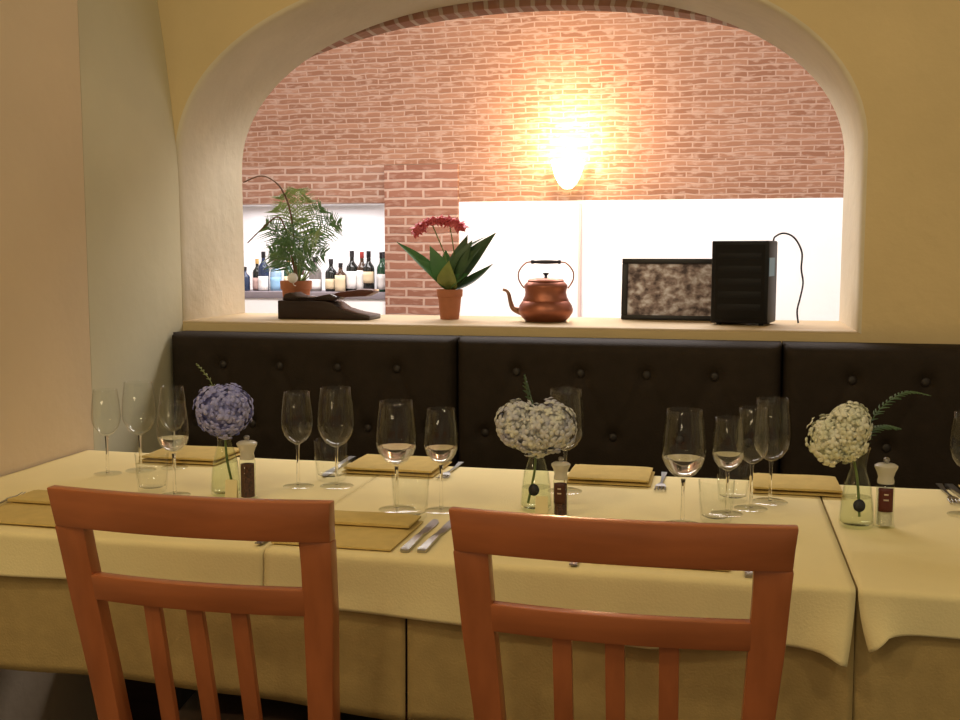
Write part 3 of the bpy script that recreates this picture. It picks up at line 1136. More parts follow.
def frond(bm, pts, ln, n=16, w=0.004, droop=0.2, taper=True, up=Vector((0, 0, 1)), mi=0, rad=0.0012, start=0.12):
    """a feathered frond: stem with a leaflet pair at each step"""
    tube(bm, pts, [rad, rad * 0.4], 6, 5, mi=mi)
    P = catmull(pts, 10)
    N = len(P)
    for k in range(n):
        q = start + (1 - start) * k / (n - 1) * 0.97
        i = min(int(q * (N - 1)), N - 2)
        p = P[i]
        d = (P[i + 1] - P[i]).normalized()
        s = d.cross(up)
        if s.length < 0.05:
            s = d.cross(Vector((0, 1, 0)))
        s.normalize()
        L_ = ln * (math.sin(PI * (0.15 + 0.80 * q)) if taper else 1) * rnd.uniform(0.85, 1.1)
        for sg in (-1, 1):
            dr = (s * sg * 0.85 + d * 0.55).normalized()
            nn = s.cross(d)
            tip = p + dr * L_ + Vector((0, 0, -droop * L_))
            leaf(bm, p, tip, w, nn if nn.length > 0.1 else up, 0.06, 0.2, 4, mi)

# 1 blue
make_vase(-0.997, 1.991, 'clear vase holding the blue hydrangea, left of a pepper mill', None, 0.07)
hy = make_hydrangea((-0.995, 1.99, 0.775), [((-0.995, 1.985, 0.929), (0.057, 0.052, 0.052))], M['hyd_blue'],
                    'blue-violet hydrangea in the leftmost vase',
                    [(-0.985, 1.995, 0.775), (-0.993, 1.99, 0.83), (-0.995, 1.987, 0.90)], 130, 0.0135)
b0 = Vector((-0.995, 1.99, 0.775))
bm = NB()
frond(bm, [Vector(p) - b0 for p in ((-1.0, 1.99, 0.90), (-1.025, 2.0, 0.975), (-1.048, 2.0, 1.008), (-1.062, 2.0, 1.022))], 0.012, 9, 0.003, 0.1)
obj('fern_sprig', bm, M['leaf_yellow'], hy)
# 2 lilac white
make_vase(-0.347, 2.006, 'clear vase with a black sticker, holding the lilac-white hydrangea', R(-90), 0.045)
hy = make_hydrangea((-0.347, 2.005, 0.775), [((-0.385, 2.0, 0.918), (0.038, 0.046, 0.048)), ((-0.318, 2.0, 0.918), (0.048, 0.05, 0.050)), ((-0.35, 2.0, 0.905), (0.046, 0.046, 0.048))], M['hyd_mix'],
                    'wide lilac and white hydrangea in the middle vase',
                    [(-0.362, 2.0, 0.765), (-0.35, 2.005, 0.83), (-0.347, 2.003, 0.89)], 230, 0.0125)
b0 = Vector((-0.347, 2.005, 0.775))
bm = NB()
frond(bm, [Vector(p) - b0 for p in ((-0.35, 2.03, 0.90), (-0.362, 2.03, 0.95), (-0.372, 2.03, 0.985), (-0.376, 2.03, 1.012))], 0.034, 9, 0.009, 0.1)
obj('fern_sprig', bm, M['fern'], hy)
# 3 white
make_vase(0.247, 2.011, 'clear vase with a black sticker, holding the white hydrangea', R(-88), 0.055)
hy = make_hydrangea((0.247, 2.01, 0.775), [((0.196, 2.0, 0.912), (0.037, 0.042, 0.045)), ((0.228, 2.0, 0.940), (0.036, 0.042, 0.043)), ((0.226, 2.005, 0.912), (0.036, 0.04, 0.040))], M['hyd_white'],
                    'white-green hydrangea leaning left in the right vase',
                    [(0.252, 2.01, 0.770), (0.246, 2.01, 0.84), (0.232, 2.005, 0.90)], 220, 0.0120)
b0 = Vector((0.247, 2.01, 0.775))
bm = NB()
frond(bm, [Vector(p) - b0 for p in ((0.248, 2.02, 0.90), (0.275, 2.03, 0.955), (0.305, 2.04, 0.985), (0.335, 2.05, 0.998), (0.375, 2.06, 0.990))], 0.022, 20, 0.0035, 0.15)
frond(bm, [Vector(p) - b0 for p in ((0.248, 2.02, 0.89), (0.270, 2.03, 0.925), (0.295, 2.04, 0.935), (0.322, 2.04, 0.930))], 0.026, 14, 0.005, 0.2)
obj('fern_sprig', bm, M['fern'], hy)

def make_mill(x, y, label, fill, lab=None, h=0.128):
    t = thing('pepper_mill' if fill != 'salt' else 'salt_mill', label, 'mill', (x, y, TT), 0, 'clear mills beside the vases')
    s = h / 0.128
    bm = NB()
    lathe(bm, [(0.0, 0.0), (0.0185, 0.0), (0.019, 0.002), (0.0165, 0.006), (0.0160, 0.076), (0.0150, 0.080), (0.0, 0.080)], 32)
    bmesh.ops.recalc_face_normals(bm, faces=bm.faces[:])
    obj('mill_body', bm, M['vase_glass'], t, sharp=R(50))
    bm = NB()
    lathe(bm, [(0.0, 0.004), (0.0135, 0.004), (0.0135, 0.070), (0.0, 0.072)], 24)
    bmesh.ops.recalc_face_normals(bm, faces=bm.faces[:])
    obj('filling', bm, M['pepper'] if fill == 'pepper' else M['salt'], t, sharp=R(50))
    bm = NB()
    lathe(bm, [(0.0, 0.0805), (0.0145, 0.0805), (0.0150, 0.084), (0.0135, 0.092), (0.0165, 0.102), (0.0205, 0.110), (0.0205, 0.113), (0.016, 0.116), (0.0, 0.117)], 32)
    bmesh.ops.recalc_face_normals(bm, faces=bm.faces[:])
    obj('crown', bm, mat('frosted_acrylic', (0.78, 0.74, 0.62), 0.25, trans=0.35) if 'frosted_acrylic' not in bpy.data.materials else bpy.data.materials['frosted_acrylic'], t, sharp=R(50))
    bm = NB()
    lathe(bm, [(0.0, 0.117), (0.004, 0.117), (0.0035, 0.119), (0.006, 0.1225), (0.0055, 0.126), (0.003, 0.128), (0.0, 0.128)], 20)
    bmesh.ops.recalc_face_normals(bm, faces=bm.faces[:])
    obj('knob', bm, M['steel'], t)
    if lab:
        bm = NB()
        z0, z1, half = 0.030, 0.074, 0.85
        grid(bm, 12, 6, lambda u, v: (0.0167 * math.cos(R(-92) + (u - .5) * 2 * half), 0.0167 * math.sin(R(-92) + (u - .5) * 2 * half), z0 + (z1 - z0) * v))
        bmesh.ops.recalc_face_normals(bm, faces=bm.faces[:])
        l = obj('mill_label', bm, M[lab], t)
        solidify(l, 0.0003, 0)
        bm = NB()
        for zc, wd in ((0.062, 0.22), (0.052, 0.26)):
            grid(bm, 5, 1, lambda u, v: (0.0171 * math.cos(R(-92) + (u - .5) * 2 * wd), 0.0171 * math.sin(R(-92) + (u - .5) * 2 * wd), zc + 0.003 * (v - .5)))
        p = obj('printed_mark', bm, M['pale_mark'], l)
        solidify(p, 0.0002, 0)
    t.scale = (s, s, s)
    return t
make_mill(-0.937, 1.968, 'pepper mill with dark peppercorns, right of the blue hydrangea', 'pepper', None, 0.130)
make_mill(-0.293, 1.966, 'mill with a brown label, beside the lilac-white hydrangea vase', 'pepper', 'brown_label', 0.114)
make_mill(0.297, 2.022, 'pale mill with a dark red label, right of the white hydrangea', 'salt', 'red_label', 0.128)

def make_card(x, y, label, rz):
    bm = NB()
    for s in (-1, 1):
        grid(bm, 1, 1, lambda u, v: ((u - .5) * 0.024, s * 0.007 * (1 - v), 0.042 * v))
    bmesh.ops.remove_doubles(bm, verts=bm.verts[:], dist=0.0002)
    bmesh.ops.recalc_face_normals(bm, faces=bm.faces[:])
    o = obj('tent_card', bm, M['card'], None, False, (x, y, TT))
    solidify(o, 0.0006, 0)
    o.rotation_euler = (0, 0, rz)
    return tag(o, label, 'card', 'small cream tent cards')
make_card(-0.962, 1.945, 'small cream card between the blue hydrangea vase and its mill', R(10))
make_card(-0.325, 1.940, 'small cream card in front of the brown-labelled mill', R(5))

# ------------------------------------------------------------------ napkins and cutlery
def slab(bm, x0, x1, y0, y1, z0, z1, wob=0.0, bev=0.004):
    nu, nv = 14, 10
    cx, cy = (x0 + x1) / 2, (y0 + y1) / 2
    def f(side):
        def g(u, v):
            x = x0 + (x1 - x0) * u
            y = y0 + (y1 - y0) * v
            e = min(u * (x1 - x0), (1 - u) * (x1 - x0), v * (y1 - y0), (1 - v) * (y1 - y0))
            h = (z1 - z0) / 2
            k = min(1.0, e / bev)
            dz = h * (0.35 + 0.65 * math.sqrt(1 - (1 - k) ** 2))
            zz = (z0 + z1) / 2 + side * dz
            if side > 0:
                zz += wob * (math.sin(x * 40) + math.sin(y * 55 + 1)) * 0.5
            return (x, y, zz)
        return g
    A = grid(bm, nu, nv, f(1))
    B = grid(bm, nu, nv, f(-1))
    ra = [A[0][i] for i in range(nu + 1)] + [A[j][nu] for j in range(1, nv + 1)] + [A[nv][i] for i in range(nu - 1, -1, -1)] + [A[j][0] for j in range(nv - 1, 0, -1)]
    rb = [B[0][i] for i in range(nu + 1)] + [B[j][nu] for j in range(1, nv + 1)] + [B[nv][i] for i in range(nu - 1, -1, -1)] + [B[j][0] for j in range(nv - 1, 0, -1)]
    for i in range(len(ra)):
        j = (i + 1) % len(ra)
        bm.faces.new((ra[i], rb[i], rb[j], ra[j]))
    bmesh.ops.recalc_face_normals(bm, faces=bm.faces[:])

def napkin(x, y, wx, wy, label, rz=0.0, roll=True, flip=1):
    t = thing('folded_napkin', label, 'napkin', (x, y, TT), rz, 'tan napkins at the place settings')
    bm = NB()
    slab(bm, -wx / 2, wx / 2, -wy / 2, wy / 2, 0.0, 0.007, 0.0006)
    obj('lower_fold', bm, M['napkin'], t)
    if roll:
        bm = NB()
        y0, y1 = (0.02, wy / 2 - 0.002) if flip > 0 else (-wy / 2 + 0.002, wy / 2 - 0.004)
        slab(bm, -wx / 2 + 0.004, wx / 2 - 0.004, y0, y1, 0.0068, 0.0185, 0.0010, 0.009)
        obj('upper_fold', bm, M['napkin'], t)
    return t
napkin(-1.262, 1.775, 0.22, 0.21, 'folded tan napkin at the left edge, behind the left chair corner')
napkin(-0.640, 1.755, 0.215, 0.198, 'folded tan napkin in front between the two chairs')
napkin(-0.090, 1.775, 0.22, 0.215, 'folded tan napkin hidden behind the right chair top rail')
napkin(-1.255, 2.338, 0.20, 0.16, 'folded tan napkin at the bench side near the left wall', 0, True, -1)
napkin(-0.728, 2.325, 0.215, 0.17, 'folded tan napkin at the bench side below the first bench seam', 0, True, -1)
napkin(-0.235, 2.325, 0.185, 0.15, 'folded tan napkin at the bench side, right of the lilac-white hydrangea', 0, True, -1)
napkin(0.158, 2.315, 0.185, 0.15, 'rolled tan napkin behind the four grouped glasses', 0, True, -1)
napkin(0.600, 2.325, 0.20, 0.16, 'folded tan napkin at the far right edge of the table', 0, True, -1)

def fork_mesh():
    bm = NB()
    pts = [(0, -0.10, 0.004), (0, -0.05, 0.0025), (0, 0.0, 0.004), (0, 0.03, 0.0055), (0, 0.05, 0.004)]
    P = catmull(pts, 5)
    def wd(y):
        return lerp([(-0.10, 0.0065), (-0.06, 0.0045), (0.0, 0.0025), (0.025, 0.003), (0.04, 0.010), (0.05, 0.0115)])(y)
    rows = []
    for p in P:
        w_ = wd(p.y)
        rows.append([bm.verts.new((-w_, p.y, p.z - 0.001)), bm.verts.new((w_, p.y, p.z - 0.001)), bm.verts.new((w_, p.y, p.z + 0.001)), bm.verts.new((-w_, p.y, p.z + 0.001))])
    for a, b in zip(rows, rows[1:]):
        for i in range(4):
            bm.faces.new((a[i], a[(i + 1) % 4], b[(i + 1) % 4], b[i]))
    bm.faces.new(rows[0][::-1])
    bm.faces.new(rows[-1])
    for k in range(4):
        x = -0.0102 + k * 0.0068
        tube(bm, [(x, 0.049, 0.004), (x, 0.07, 0.0025), (x * 0.95, 0.092, 0.006)], [0.0016, 0.0009], 6, 4)
    bmesh.ops.recalc_face_normals(bm, faces=bm.faces[:])
    return bm
def knife_mesh():
    bm = NB()
    rows = []
    for y, a, b, z0, z1 in ((-0.11, -0.007, 0.007, 0.0, 0.004), (-0.105, -0.008, 0.008, 0, 0.006), (-0.02, -0.006, 0.006, 0, 0.006), (0.0, -0.005, 0.005, 0, 0.005), (0.01, -0.007, 0.007, 0.001, 0.0028),
                            (0.06, -0.0075, 0.010, 0.001, 0.0025), (0.09, -0.0075, 0.009, 0.001, 0.0023), (0.107, -0.007, 0.003, 0.001, 0.002), (0.112, -0.006, -0.003, 0.001, 0.0018)):
        rows.append([bm.verts.new((a, y, z0)), bm.verts.new((b, y, z0)), bm.verts.new((b, y, z1)), bm.verts.new((a, y, z1))])
    for a, b in zip(rows, rows[1:]):
        for i in range(4):
            bm.faces.new((a[i], a[(i + 1) % 4], b[(i + 1) % 4], b[i]))
    bm.faces.new(rows[0][::-1])
    bm.faces.new(rows[-1])
    bmesh.ops.recalc_face_normals(bm, faces=bm.faces[:])
    return bm
FK = obj('fork', fork_mesh(), M['steel'])
KN = obj('table_knife', knife_mesh(), M['steel'])
cut_seen = {}
def cutlery(src, x, y, rz, label, cat, group):
    if src.name not in cut_seen:
        o = src
        cut_seen[src.name] = 1
    else:
        o = src.copy()
        COL.objects.link(o)
    o.location = (x, y, TT)
    o.rotation_euler = (0, 0, rz)
    return tag(o, label, cat, group)
G1, G2 = 'forks at the place settings', 'knives at the place settings'
cutlery(FK, -1.392, 1.80, R(2), 'fork at the left edge, left of the left front napkin', 'fork', G1)
cutlery(FK, -0.768, 1.745, R(1), 'fork seen through the left chair back', 'fork', G1)
cutlery(FK, -0.222, 1.74, R(-1), 'fork seen through the right chair back, left of the hidden napkin', 'fork', G1)
cutlery(FK, -0.121, 2.30, R(180), 'fork at the bench side, right end of the napkin by the lilac-white hydrangea', 'fork', G1)
cutlery(FK, -0.598, 2.31, R(180), 'fork at the bench side, behind the small glass between the chairs', 'fork', G1)
cutlery(FK, 0.462, 2.31, R(180), 'fork at the far right edge beside the cut-off napkin', 'fork', G1)
cutlery(KN, -0.512, 1.77, R(1), 'knife right of the front napkin between the two chairs', 'knife', G2)
cutlery(KN, -0.482, 1.775, R(0), 'outer knife, closest to the right chair on the front setting', 'knife', G2)
cutlery(KN, 0.052, 1.755, R(-1), 'knife tip seen through the right end of the right chair back', 'knife', G2)
cutlery(KN, -0.868, 2.31, R(182), 'knife at the bench side left of the napkin below the bench seam', 'knife', G2)
cutlery(KN, 0.488, 2.30, R(184), 'knife at the far right edge of the table', 'knife', G2)

# ------------------------------------------------------------------ things on the sill
# palm in a small terracotta pot
def pot(parent, r0, r1, h):
    bm = NB()
    lathe(bm, [(0.0, 0.0), (r0, 0.0), (r1 * 0.96, h * 0.74), (r1 * 1.06, h * 0.76), (r1 * 1.08, h), (r1 * 0.98, h), (r1 * 0.9, h * 0.90), (0.0, h * 0.90)], 28)
    bmesh.ops.recalc_face_normals(bm, faces=bm.faces[:])
    obj('pot', bm, M['terracotta'], parent, sharp=R(45))
    bm = NB()
    lathe(bm, [(0.0, h * 0.94), (r1 * 0.7, h * 0.93), (r1 * 0.90, h * 0.905), (0.0, h * 0.903)], 20)
    bmesh.ops.recalc_face_normals(bm, faces=bm.faces[:])
    obj('soil', bm, M['soil'], parent)

pb = Vector((-1.365, 3.26, SILL))
pl = thing('potted_palm', 'feathery palm in a terracotta pot at the left end of the sill', 'plant', pb)
pot(pl, 0.036, 0.048, 0.115)
tips = [(-1.33, 3.22, 1.455), (-1.365, 3.19, 1.44), (-1.29, 3.20, 1.43), (-1.40, 3.22, 1.40), (-1.26, 3.25, 1.40), (-1.43, 3.19, 1.345), (-1.42, 3.25, 1.29), (-1.40, 3.15, 1.26),
        (-1.175, 3.20, 1.345), (-1.235, 3.16, 1.30), (-1.22, 3.25, 1.36), (-1.25, 3.13, 1.25), (-1.31, 3.13, 1.34), (-1.37, 3.13, 1.33), (-1.34, 3.28, 1.36), (-1.28, 3.28, 1.32), (-1.30, 3.12, 1.28), (-1.36, 3.14, 1.27), (-1.23, 3.2, 1.25), (-1.415, 3.2, 1.24)]
cr = pb + Vector((0.008, 0, 0.11))
for k, tp in enumerate(tips):
    tp = Vector(tp) + Vector((-0.02, 0.03, 0))
    mid = cr + (tp - cr) * 0.45
    mid.x = cr.x + (tp.x - cr.x) * 0.30
    mid.z = cr.z + (tp.z - cr.z) * 0.62
    q3 = cr + (tp - cr) * 0.8
    q3.z = cr.z + (tp.z - cr.z) * 0.93
    bm = NB()
    frond(bm, [cr - pb, mid - pb, q3 - pb, tp - pb], 0.070, 17, 0.0046, 0.16, rad=0.0018, start=0.28, up=Vector((rnd.uniform(-.4, .4), -0.8, rnd.uniform(0.1, 0.8))))
    obj('frond', bm, M['palm_new'] if k in (0, 1, 2, 3, 6, 9, 14) else M['palm_leaf'], pl)
bm = NB()
for k in range(16):
    a = rnd.uniform(0, 2 * PI)
    leaf(bm, cr - pb, cr - pb + Vector((0.05 * math.cos(a), 0.045 * math.sin(a), rnd.uniform(0.03, 0.075))), 0.011, (math.cos(a), math.sin(a), 0.4), 0.08)
obj('young_shoots', bm, M['palm_new'], pl)
bm = NB()
tube(bm, [Vector(p) - pb for p in ((-1.345, 3.21, 1.17), (-1.37, 3.21, 1.30), (-1.40, 3.21, 1.365), (-1.45, 3.21, 1.335), (-1.51, 3.21, 1.283))], [0.003, 0.002], 6, 8)
tube(bm, [Vector(p) - pb for p in ((-1.345, 3.22, 1.17), (-1.36, 3.22, 1.36), (-1.39, 3.22, 1.45), (-1.43, 3.22, 1.488), (-1.47, 3.22, 1.497), (-1.525, 3.22, 1.478))], [0.003, 0.002], 6, 8)
obj('bare_stem', bm, M['twig'], pl)
bm = NB()
sphere(bm, Vector((-1.328, 3.145, 1.172)) - pb, 0.0165, 20, 14)
tube(bm, [Vector((-1.328, 3.145, 1.16)) - pb, Vector((-1.333, 3.165, 1.149)) - pb, Vector((-1.338, 3.19, 1.146)) - pb], 0.002, 6, 2)
o = obj('ball_ornament', bm, M['white_ball'], pl)
o['label'] = 'small shiny white ball on a pick'

# dark carved wooden piece
def wedge(bm, prof, y0, y1, bev=0.004):
    a = [bm.verts.new((x, y0, z)) for x, z in prof]
    b = [bm.verts.new((x, y1, z)) for x, z in prof]
    bm.faces.new(a)
    bm.faces.new(b[::-1])
    for i in range(len(a)):
        j = (i + 1) % len(a)
        bm.faces.new((a[i], b[i], b[j], a[j]))
    bmesh.ops.recalc_face_normals(bm, faces=bm.faces[:])
    if bev:
        bev_all(bm, bev, R(30), 2)
cv = thing('wood_carving', 'dark carved wooden piece lying at the foot of the potted palm', 'ornament', (-1.205, 3.14, SILL))
bm = NB()
wedge(bm, [(-0.150, 0.0), (0.152, 0.0), (0.152, 0.014), (0.10, 0.022), (0.055, 0.034), (0.03, 0.052), (0.0, 0.058), (-0.150, 0.058)], -0.055, 0.055)
obj('base_block', bm, M['dark_wood'], cv)
bm = NB()
wedge(bm, [(-0.140, 0.0585), (0.03, 0.0585), (0.045, 0.070), (0.02, 0.080), (-0.04, 0.068), (-0.09, 0.072), (-0.112, 0.083), (-0.132, 0.078)], -0.045, 0.045, 0.005)
obj('curved_top', bm, M['dark_wood'], cv)
bm = NB()
wedge(bm, [(0.012, 0.074), (0.06, 0.068), (0.13, 0.072), (0.158, 0.084), (0.154, 0.093), (0.11, 0.094), (0.04, 0.084)], -0.03, 0.03, 0.005)
o = obj('red_paddle', bm, M['red_wood'], cv)
o['label'] = 'reddish tapered end'

# red flowering plant
rb = Vector((-0.830, 3.20, SILL))
rp = thing('potted_flower', 'red-flowered broad-leaved plant in a small terracotta pot on the sill', 'plant', rb)
pot(rp, 0.029, 0.038, 0.093)
c0 = Vector((0, 0, 0.088))
LV = [((-0.172, 0.0, 0.240), 0.040, (0.5, -0.8, 0.6), 0.06, 'leaf_mid'), ((0.146, 0.01, 0.268), 0.066, (-0.3, -1, 0.4), 0.05, 'leaf_dark'), ((0.140, -0.01, 0.172), 0.034, (-0.3, -0.9, 0.6), -0.07, 'leaf_dark'),
      ((-0.058, -0.02, 0.228), 0.058, (0.25, -1, 0.2), 0.06, 'leaf_mid'), ((0.014, -0.060, 0.182), 0.066, (0.0, -1, 0.35), 0.10, 'leaf_yellow'), ((0.078, -0.02, 0.245), 0.060, (0.0, -1, 0.3), 0.10, 'leaf_dark'),
      ((-0.105, -0.03, 0.190), 0.040, (0.3, -0.8, 0.6), 0.10, 'leaf_mid'), ((0.046, 0.05, 0.262), 0.056, (0.0, -1, 0.2), 0.05, 'leaf_dark'), ((0.106, -0.03, 0.222), 0.058, (-0.3, -0.9, 0.5), 0.10, 'leaf_dark'), ((-0.025, 0.05, 0.215), 0.052, (0, -1, 0.3), 0.05, 'leaf_mid'),
      ((0.075, -0.05, 0.142), 0.042, (-0.2, -0.8, 0.6), 0.12, 'leaf_mid'), ((0.112, 0.02, 0.256), 0.026, (-0.2, -0.7, 0.8), 0.22, 'leaf_dark')]
for tip, wd_, nm, dr, mk in LV:
    bm = NB()
    leaf(bm, c0, Vector(tip), wd_, nm, dr, 0.16, 14, 0, 0.78)
    obj('leaf', bm, M[mk], rp, sharp=R(80))
bm = NB()
fc = [Vector(p) for p in ((-0.108, 0.0, 0.268), (-0.093, 0.0, 0.283), (-0.070, 0.0, 0.294), (-0.040, 0.0, 0.302), (-0.010, 0.0, 0.300), (0.02, 0.0, 0.293), (0.038, 0.0, 0.283))]
for i, p in enumerate(catmull(fc, 5)):
    for k in range(9):
        d = Vector((rnd.uniform(-1, 1), rnd.uniform(-1, 1), rnd.uniform(-0.7, 0.8))).normalized()
        leaf(bm, p, p + d * rnd.uniform(0.014, 0.028), 0.018, Vector((rnd.uniform(-1, 1), -0.4, 1)), 0.1, 0.2, 4)
obj('red_blossom', bm, M['red_flower'], rp, sharp=None)
bm = NB()
for a in ((-0.055, 0.0, 0.292), (0.0, 0.0, 0.296)):
    tube(bm, [c0, c0 * 0.5 + Vector(a) * 0.5 + Vector((0.012, 0.01, 0)), Vector(a)], 0.0018, 6, 6)
obj('flower_stem', bm, M['green_stem'], rp)

# copper kettle
kt = thing('copper_kettle', 'copper kettle with dark grip standing on the sill', 'kettle', (-0.520, 3.155, SILL))
bm = NB()
prof = [(0.0, 0.0), (0.056, 0.0), (0.060, 0.002), (0.071, 0.0125), (0.0805, 0.026), (0.0825, 0.036), (0.0785, 0.049), (0.071, 0.060), (0.0685, 0.062), (0.0690, 0.065), (0.064, 0.074), (0.0615, 0.0875), (0.0635, 0.100), (0.0655, 0.106), (0.0645, 0.109), (0.058, 0.117), (0.0545, 0.119), (0.0, 0.119)]
lathe(bm, prof, 44)
bmesh.ops.recalc_face_normals(bm, faces=bm.faces[:])
obj('kettle_body', bm, M['copper'], kt, sharp=R(50))
bm = NB()
lathe(bm, [(0.0, 0.1195), (0.054, 0.1195), (0.0545, 0.1225), (0.050, 0.127), (0.030, 0.130), (0.0, 0.131)], 36)
bmesh.ops.recalc_face_normals(bm, faces=bm.faces[:])
ld = obj('lid', bm, M['copper'], kt, sharp=R(50))
bm = NB()
lathe(bm, [(0.0, 0.131), (0.005, 0.131), (0.004, 0.137), (0.009, 0.143), (0.009, 0.146), (0.0, 0.147)], 18)
bmesh.ops.recalc_face_normals(bm, faces=bm.faces[:])
obj('knob', bm, M['dark_metal'], ld)
bm = NB()
tube(bm, [(-0.070, 0, 0.030), (-0.088, 0, 0.033), (-0.101, 0, 0.040), (-0.108, 0, 0.058), (-0.113, 0, 0.080), (-0.120, 0, 0.091), (-0.131, 0, 0.095)], [0.015, 0.010, 0.0075, 0.0065, 0.0055, 0.0045, 0.0045], 14, 6)
obj('spout', bm, M['spout_metal'], kt)
bm = NB()
half = [(0.066, 0, 0.100), (0.074, 0, 0.110), (0.083, 0, 0.128), (0.082, 0, 0.150), (0.066, 0, 0.171), (0.044, 0, 0.1785)]
tube(bm, [(-p[0], p[1], p[2]) for p in half] + half[::-1], 0.0022, 8, 6)
hd = obj('handle', bm, M['copper'], kt)
bm = NB()
g = [(0.0, -0.045), (0.0055, -0.045), (0.0065, -0.040), (0.0045, -0.034), (0.0058, -0.015), (0.0062, 0.0), (0.0058, 0.015), (0.0045, 0.034), (0.0065, 0.040), (0.0055, 0.045), (0.0, 0.045)]
lathe(bm, g, 18)
bmesh.ops.recalc_face_normals(bm, faces=bm.faces[:])
bmesh.ops.rotate(bm, verts=bm.verts[:], cent=(0, 0, 0), matrix=Matrix.Rotation(PI / 2, 3, 'Y'))
bmesh.ops.translate(bm, verts=bm.verts[:], vec=(0, 0, 0.1785))
obj('grip', bm, M['dark_metal'], hd)

# framed print leaning at the back of the sill
pc = thing('framed_picture', 'framed grey mottled picture leaning behind the black speaker', 'picture', (-0.125, 3.30, SILL), R(-2))
W2, HH = 0.182, 0.188
bm = NB()
for b4 in ((-W2, W2, 0, 0.014), (-W2, W2, HH - 0.016, HH)):
    box(bm, b4[0], b4[1], -0.012, 0.008, b4[2], b4[3], 0.002)
for x0, x1 in ((-W2, -W2 + 0.018), (W2 - 0.018, W2)):
    box(bm, x0, x1, -0.012, 0.008, 0.014, HH - 0.016, 0.002)
fr = obj('picture_frame', bm, M['frame'], pc)
bm = NB()
box(bm, -W2 + 0.017, W2 - 0.017, -0.004, 0.004, 0.013, HH - 0.015)
pr_ = obj('print', bm, M['print'], pc, False)
for o in (fr, pr_):
    o.rotation_euler = (R(-5), 0, 0)

# black speaker with its cord
sp = thing('speaker', 'black speaker box on the right end of the sill, with a looping cord', 'speaker', (0.058, 3.16, SILL), R(-13))
bm = NB()
box(bm, -0.081, 0.081, -0.062, 0.062, 0.006, 0.240, 0.005, 2)
obj('cabinet', bm, M['black'], sp)
bm = NB()
box(bm, -0.070, 0.070, -0.0655, -0.0615, 0.018, 0.229, 0.002)
gr_ = obj('front_grille', bm, M['grille'], sp)
bm = NB()
for zc in (0.052, 0.088, 0.124, 0.160, 0.196):
    box(bm, -0.060, 0.060, -0.0660, -0.0652, zc - 0.009, zc + 0.009, 0.0002)
obj('louvre', bm, M['black'], gr_)
bm = NB()
for sx in (-1, 1):
    for sy in (-1, 1):
        lathe(bm, [(0.0, 0.0), (0.007, 0.0), (0.007, 0.007), (0.0, 0.007)], 12, (sx * 0.06, sy * 0.045, 0))
bmesh.ops.recalc_face_normals(bm, faces=bm.faces[:])
obj('rubber_feet', bm, M['black'], sp)
bm = NB()
box(bm, 0.0808, 0.0816, -0.058, 0.02, 0.140, 0.192)
o = obj('side_label', bm, M['blue_label'], sp, False)
o['label'] = 'small blue label'
bm = NB()
tube(bm, [(0.070, 0.050, 0.238), (0.074, 0.056, 0.252), (0.098, 0.060, 0.262), (0.128, 0.058, 0.248), (0.150, 0.055, 0.208), (0.150, 0.055, 0.160), (0.156, 0.055, 0.120), (0.150, 0.055, 0.080), (0.142, 0.055, 0.040), (0.146, 0.055, 0.004)], 0.0026, 8, 8)
obj('power_cord', bm, M['black'], sp)

# ------------------------------------------------------------------ bottles in the niche
BG = {
    'dark': mat('dark_bottle', (0.012, 0.014, 0.012), 0.12, spec=0.6),
    'green': mat('green_bottle', (0.02, 0.07, 0.035), 0.12, spec=0.6),
    'blue': mat('blue_bottle', (0.02, 0.035, 0.08), 0.12, spec=0.6),
    'pale': mat('pale_blue_bottle', (0.30, 0.46, 0.62), 0.12, spec=0.6),
    'brown': mat('brown_bottle', (0.06, 0.03, 0.015), 0.12, spec=0.6),
    'clear': mat('smoky_bottle', (0.20, 0.18, 0.17), 0.1, spec=0.6),
}
LB = {
    'white': mat('white_paper_label', (0.80, 0.78, 0.75), 0.6),
    'cream': mat('cream_paper_label', (0.68, 0.56, 0.36), 0.6),
    'pink': mat('pinkish_paper_label', (0.66, 0.45, 0.40), 0.6),
    'blue': mat('blue_paper_label', (0.25, 0.45, 0.65), 0.6),
    'red': mat('red_capsule', (0.42, 0.05, 0.04), 0.5),
    'black': mat('black_capsule', (0.02, 0.018, 0.02), 0.4),
    'gold': mat('gold_capsule', (0.55, 0.35, 0.12), 0.4),
}
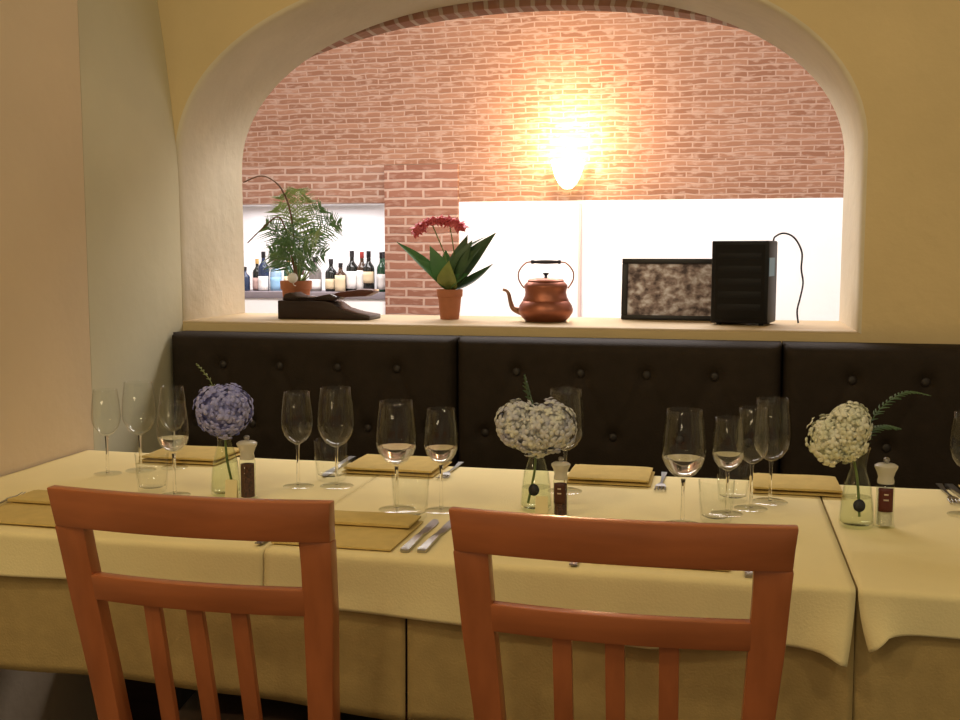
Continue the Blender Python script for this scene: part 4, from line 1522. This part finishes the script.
def bottle(px, y, r, h, g, lab, cap, zl, label):
    z0 = 0.956
    r, h = r * 1.08, h * 1.04
    t = thing('bottle', label, 'bottle', (px, y, z0), 0, 'bottles on the niche shelf')
    sh = h * 0.62
    bm = NB()
    lathe(bm, [(0.0, 0.0), (r * 0.92, 0.0), (r, 0.004), (r, sh * 0.92), (r * 0.88, sh * 1.02), (r * 0.5, sh * 1.14), (r * 0.36, sh * 1.22), (r * 0.33, h * 0.94), (0.0, h * 0.94)], 20)
    bmesh.ops.recalc_face_normals(bm, faces=bm.faces[:])
    obj('bottle_body', bm, BG[g], t, sharp=R(50))
    bm = NB()
    lathe(bm, [(r * 0.36, h * 0.84), (r * 0.39, h * 0.845), (r * 0.40, h * 0.995), (r * 0.30, h), (0.0, h), (0.0, h * 0.945)], 16)
    bmesh.ops.recalc_face_normals(bm, faces=bm.faces[:])
    obj('capsule', bm, LB[cap], t)
    if lab:
        bm = NB()
        a0, a1 = zl
        grid(bm, 14, 3, lambda u, v: ((r + 0.0008) * math.cos(PI + PI * (0.08 + 0.84 * u)), (r + 0.0008) * math.sin(PI + PI * (0.08 + 0.84 * u)), sh * (a0 + (a1 - a0) * v)))
        bmesh.ops.recalc_face_normals(bm, faces=bm.faces[:])
        o = obj('bottle_label', bm, LB[lab], t)
        solidify(o, 0.0006, 0)
BOT = [
    (-3.660, 7.72, 0.036, 0.180, 'blue', None, 'black', (0.1, 0.6), 'short dark blue bottle leftmost on the niche shelf'),
    (-3.592, 7.80, 0.034, 0.240, 'dark', 'pink', 'gold', (0.05, 0.65), 'dark bottle with a pinkish label, second from the left on the shelf'),
    (-3.515, 7.75, 0.040, 0.295, 'blue', 'white', 'black', (0.02, 0.60), 'tall bottle with a white label and blue-black neck, left of the palm'),
    (-3.425, 7.78, 0.042, 0.240, 'pale', 'blue', 'red', (0.05, 0.7), 'pale blue bottle with a reddish cap, just left of the palm'),
    (-3.335, 7.82, 0.036, 0.250, 'green', 'cream', 'gold', (0.1, 0.7), 'green bottle hidden behind the palm leaves, left one'),
    (-3.235, 7.80, 0.036, 0.270, 'brown', 'white', 'black', (0.1, 0.7), 'brown bottle hidden behind the palm leaves, right one'),
    (-3.081, 7.74, 0.046, 0.255, 'clear', 'white', 'black', (0.12, 0.56), 'smoky bottle with a broad white label, just right of the palm'),
    (-2.955, 7.75, 0.042, 0.240, 'dark', 'cream', 'black', (0.12, 0.62), 'dark bottle with a small cream label, left of a short one'),
    (-2.866, 7.72, 0.040, 0.210, 'brown', 'cream', 'black', (0.02, 0.92), 'short bottle with a tall cream label on the shelf'),
    (-2.784, 7.75, 0.042, 0.300, 'dark', 'white', 'black', (0.12, 0.80), 'tall dark bottle right of the short cream-labelled one'),
    (-2.700, 7.74, 0.038, 0.292, 'brown', 'white', 'red', (0.06, 0.86), 'tall bottle with a long white label and reddish capsule'),
    (-2.632, 7.70, 0.040, 0.298, 'dark', 'cream', 'black', (0.35, 0.80), 'big dark bottle with a high cream label, third from the brick pillar'),
    (-2.588, 7.93, 0.034, 0.292, 'green', None, 'black', (0.1, 0.6), 'green bottle standing behind, second from the brick pillar'),
    (-2.545, 7.74, 0.032, 0.290, 'green', 'white', 'black', (0.10, 0.72), 'slim green bottle with a white label next to the brick pillar'),
]
for b in BOT:
    bottle(*b)
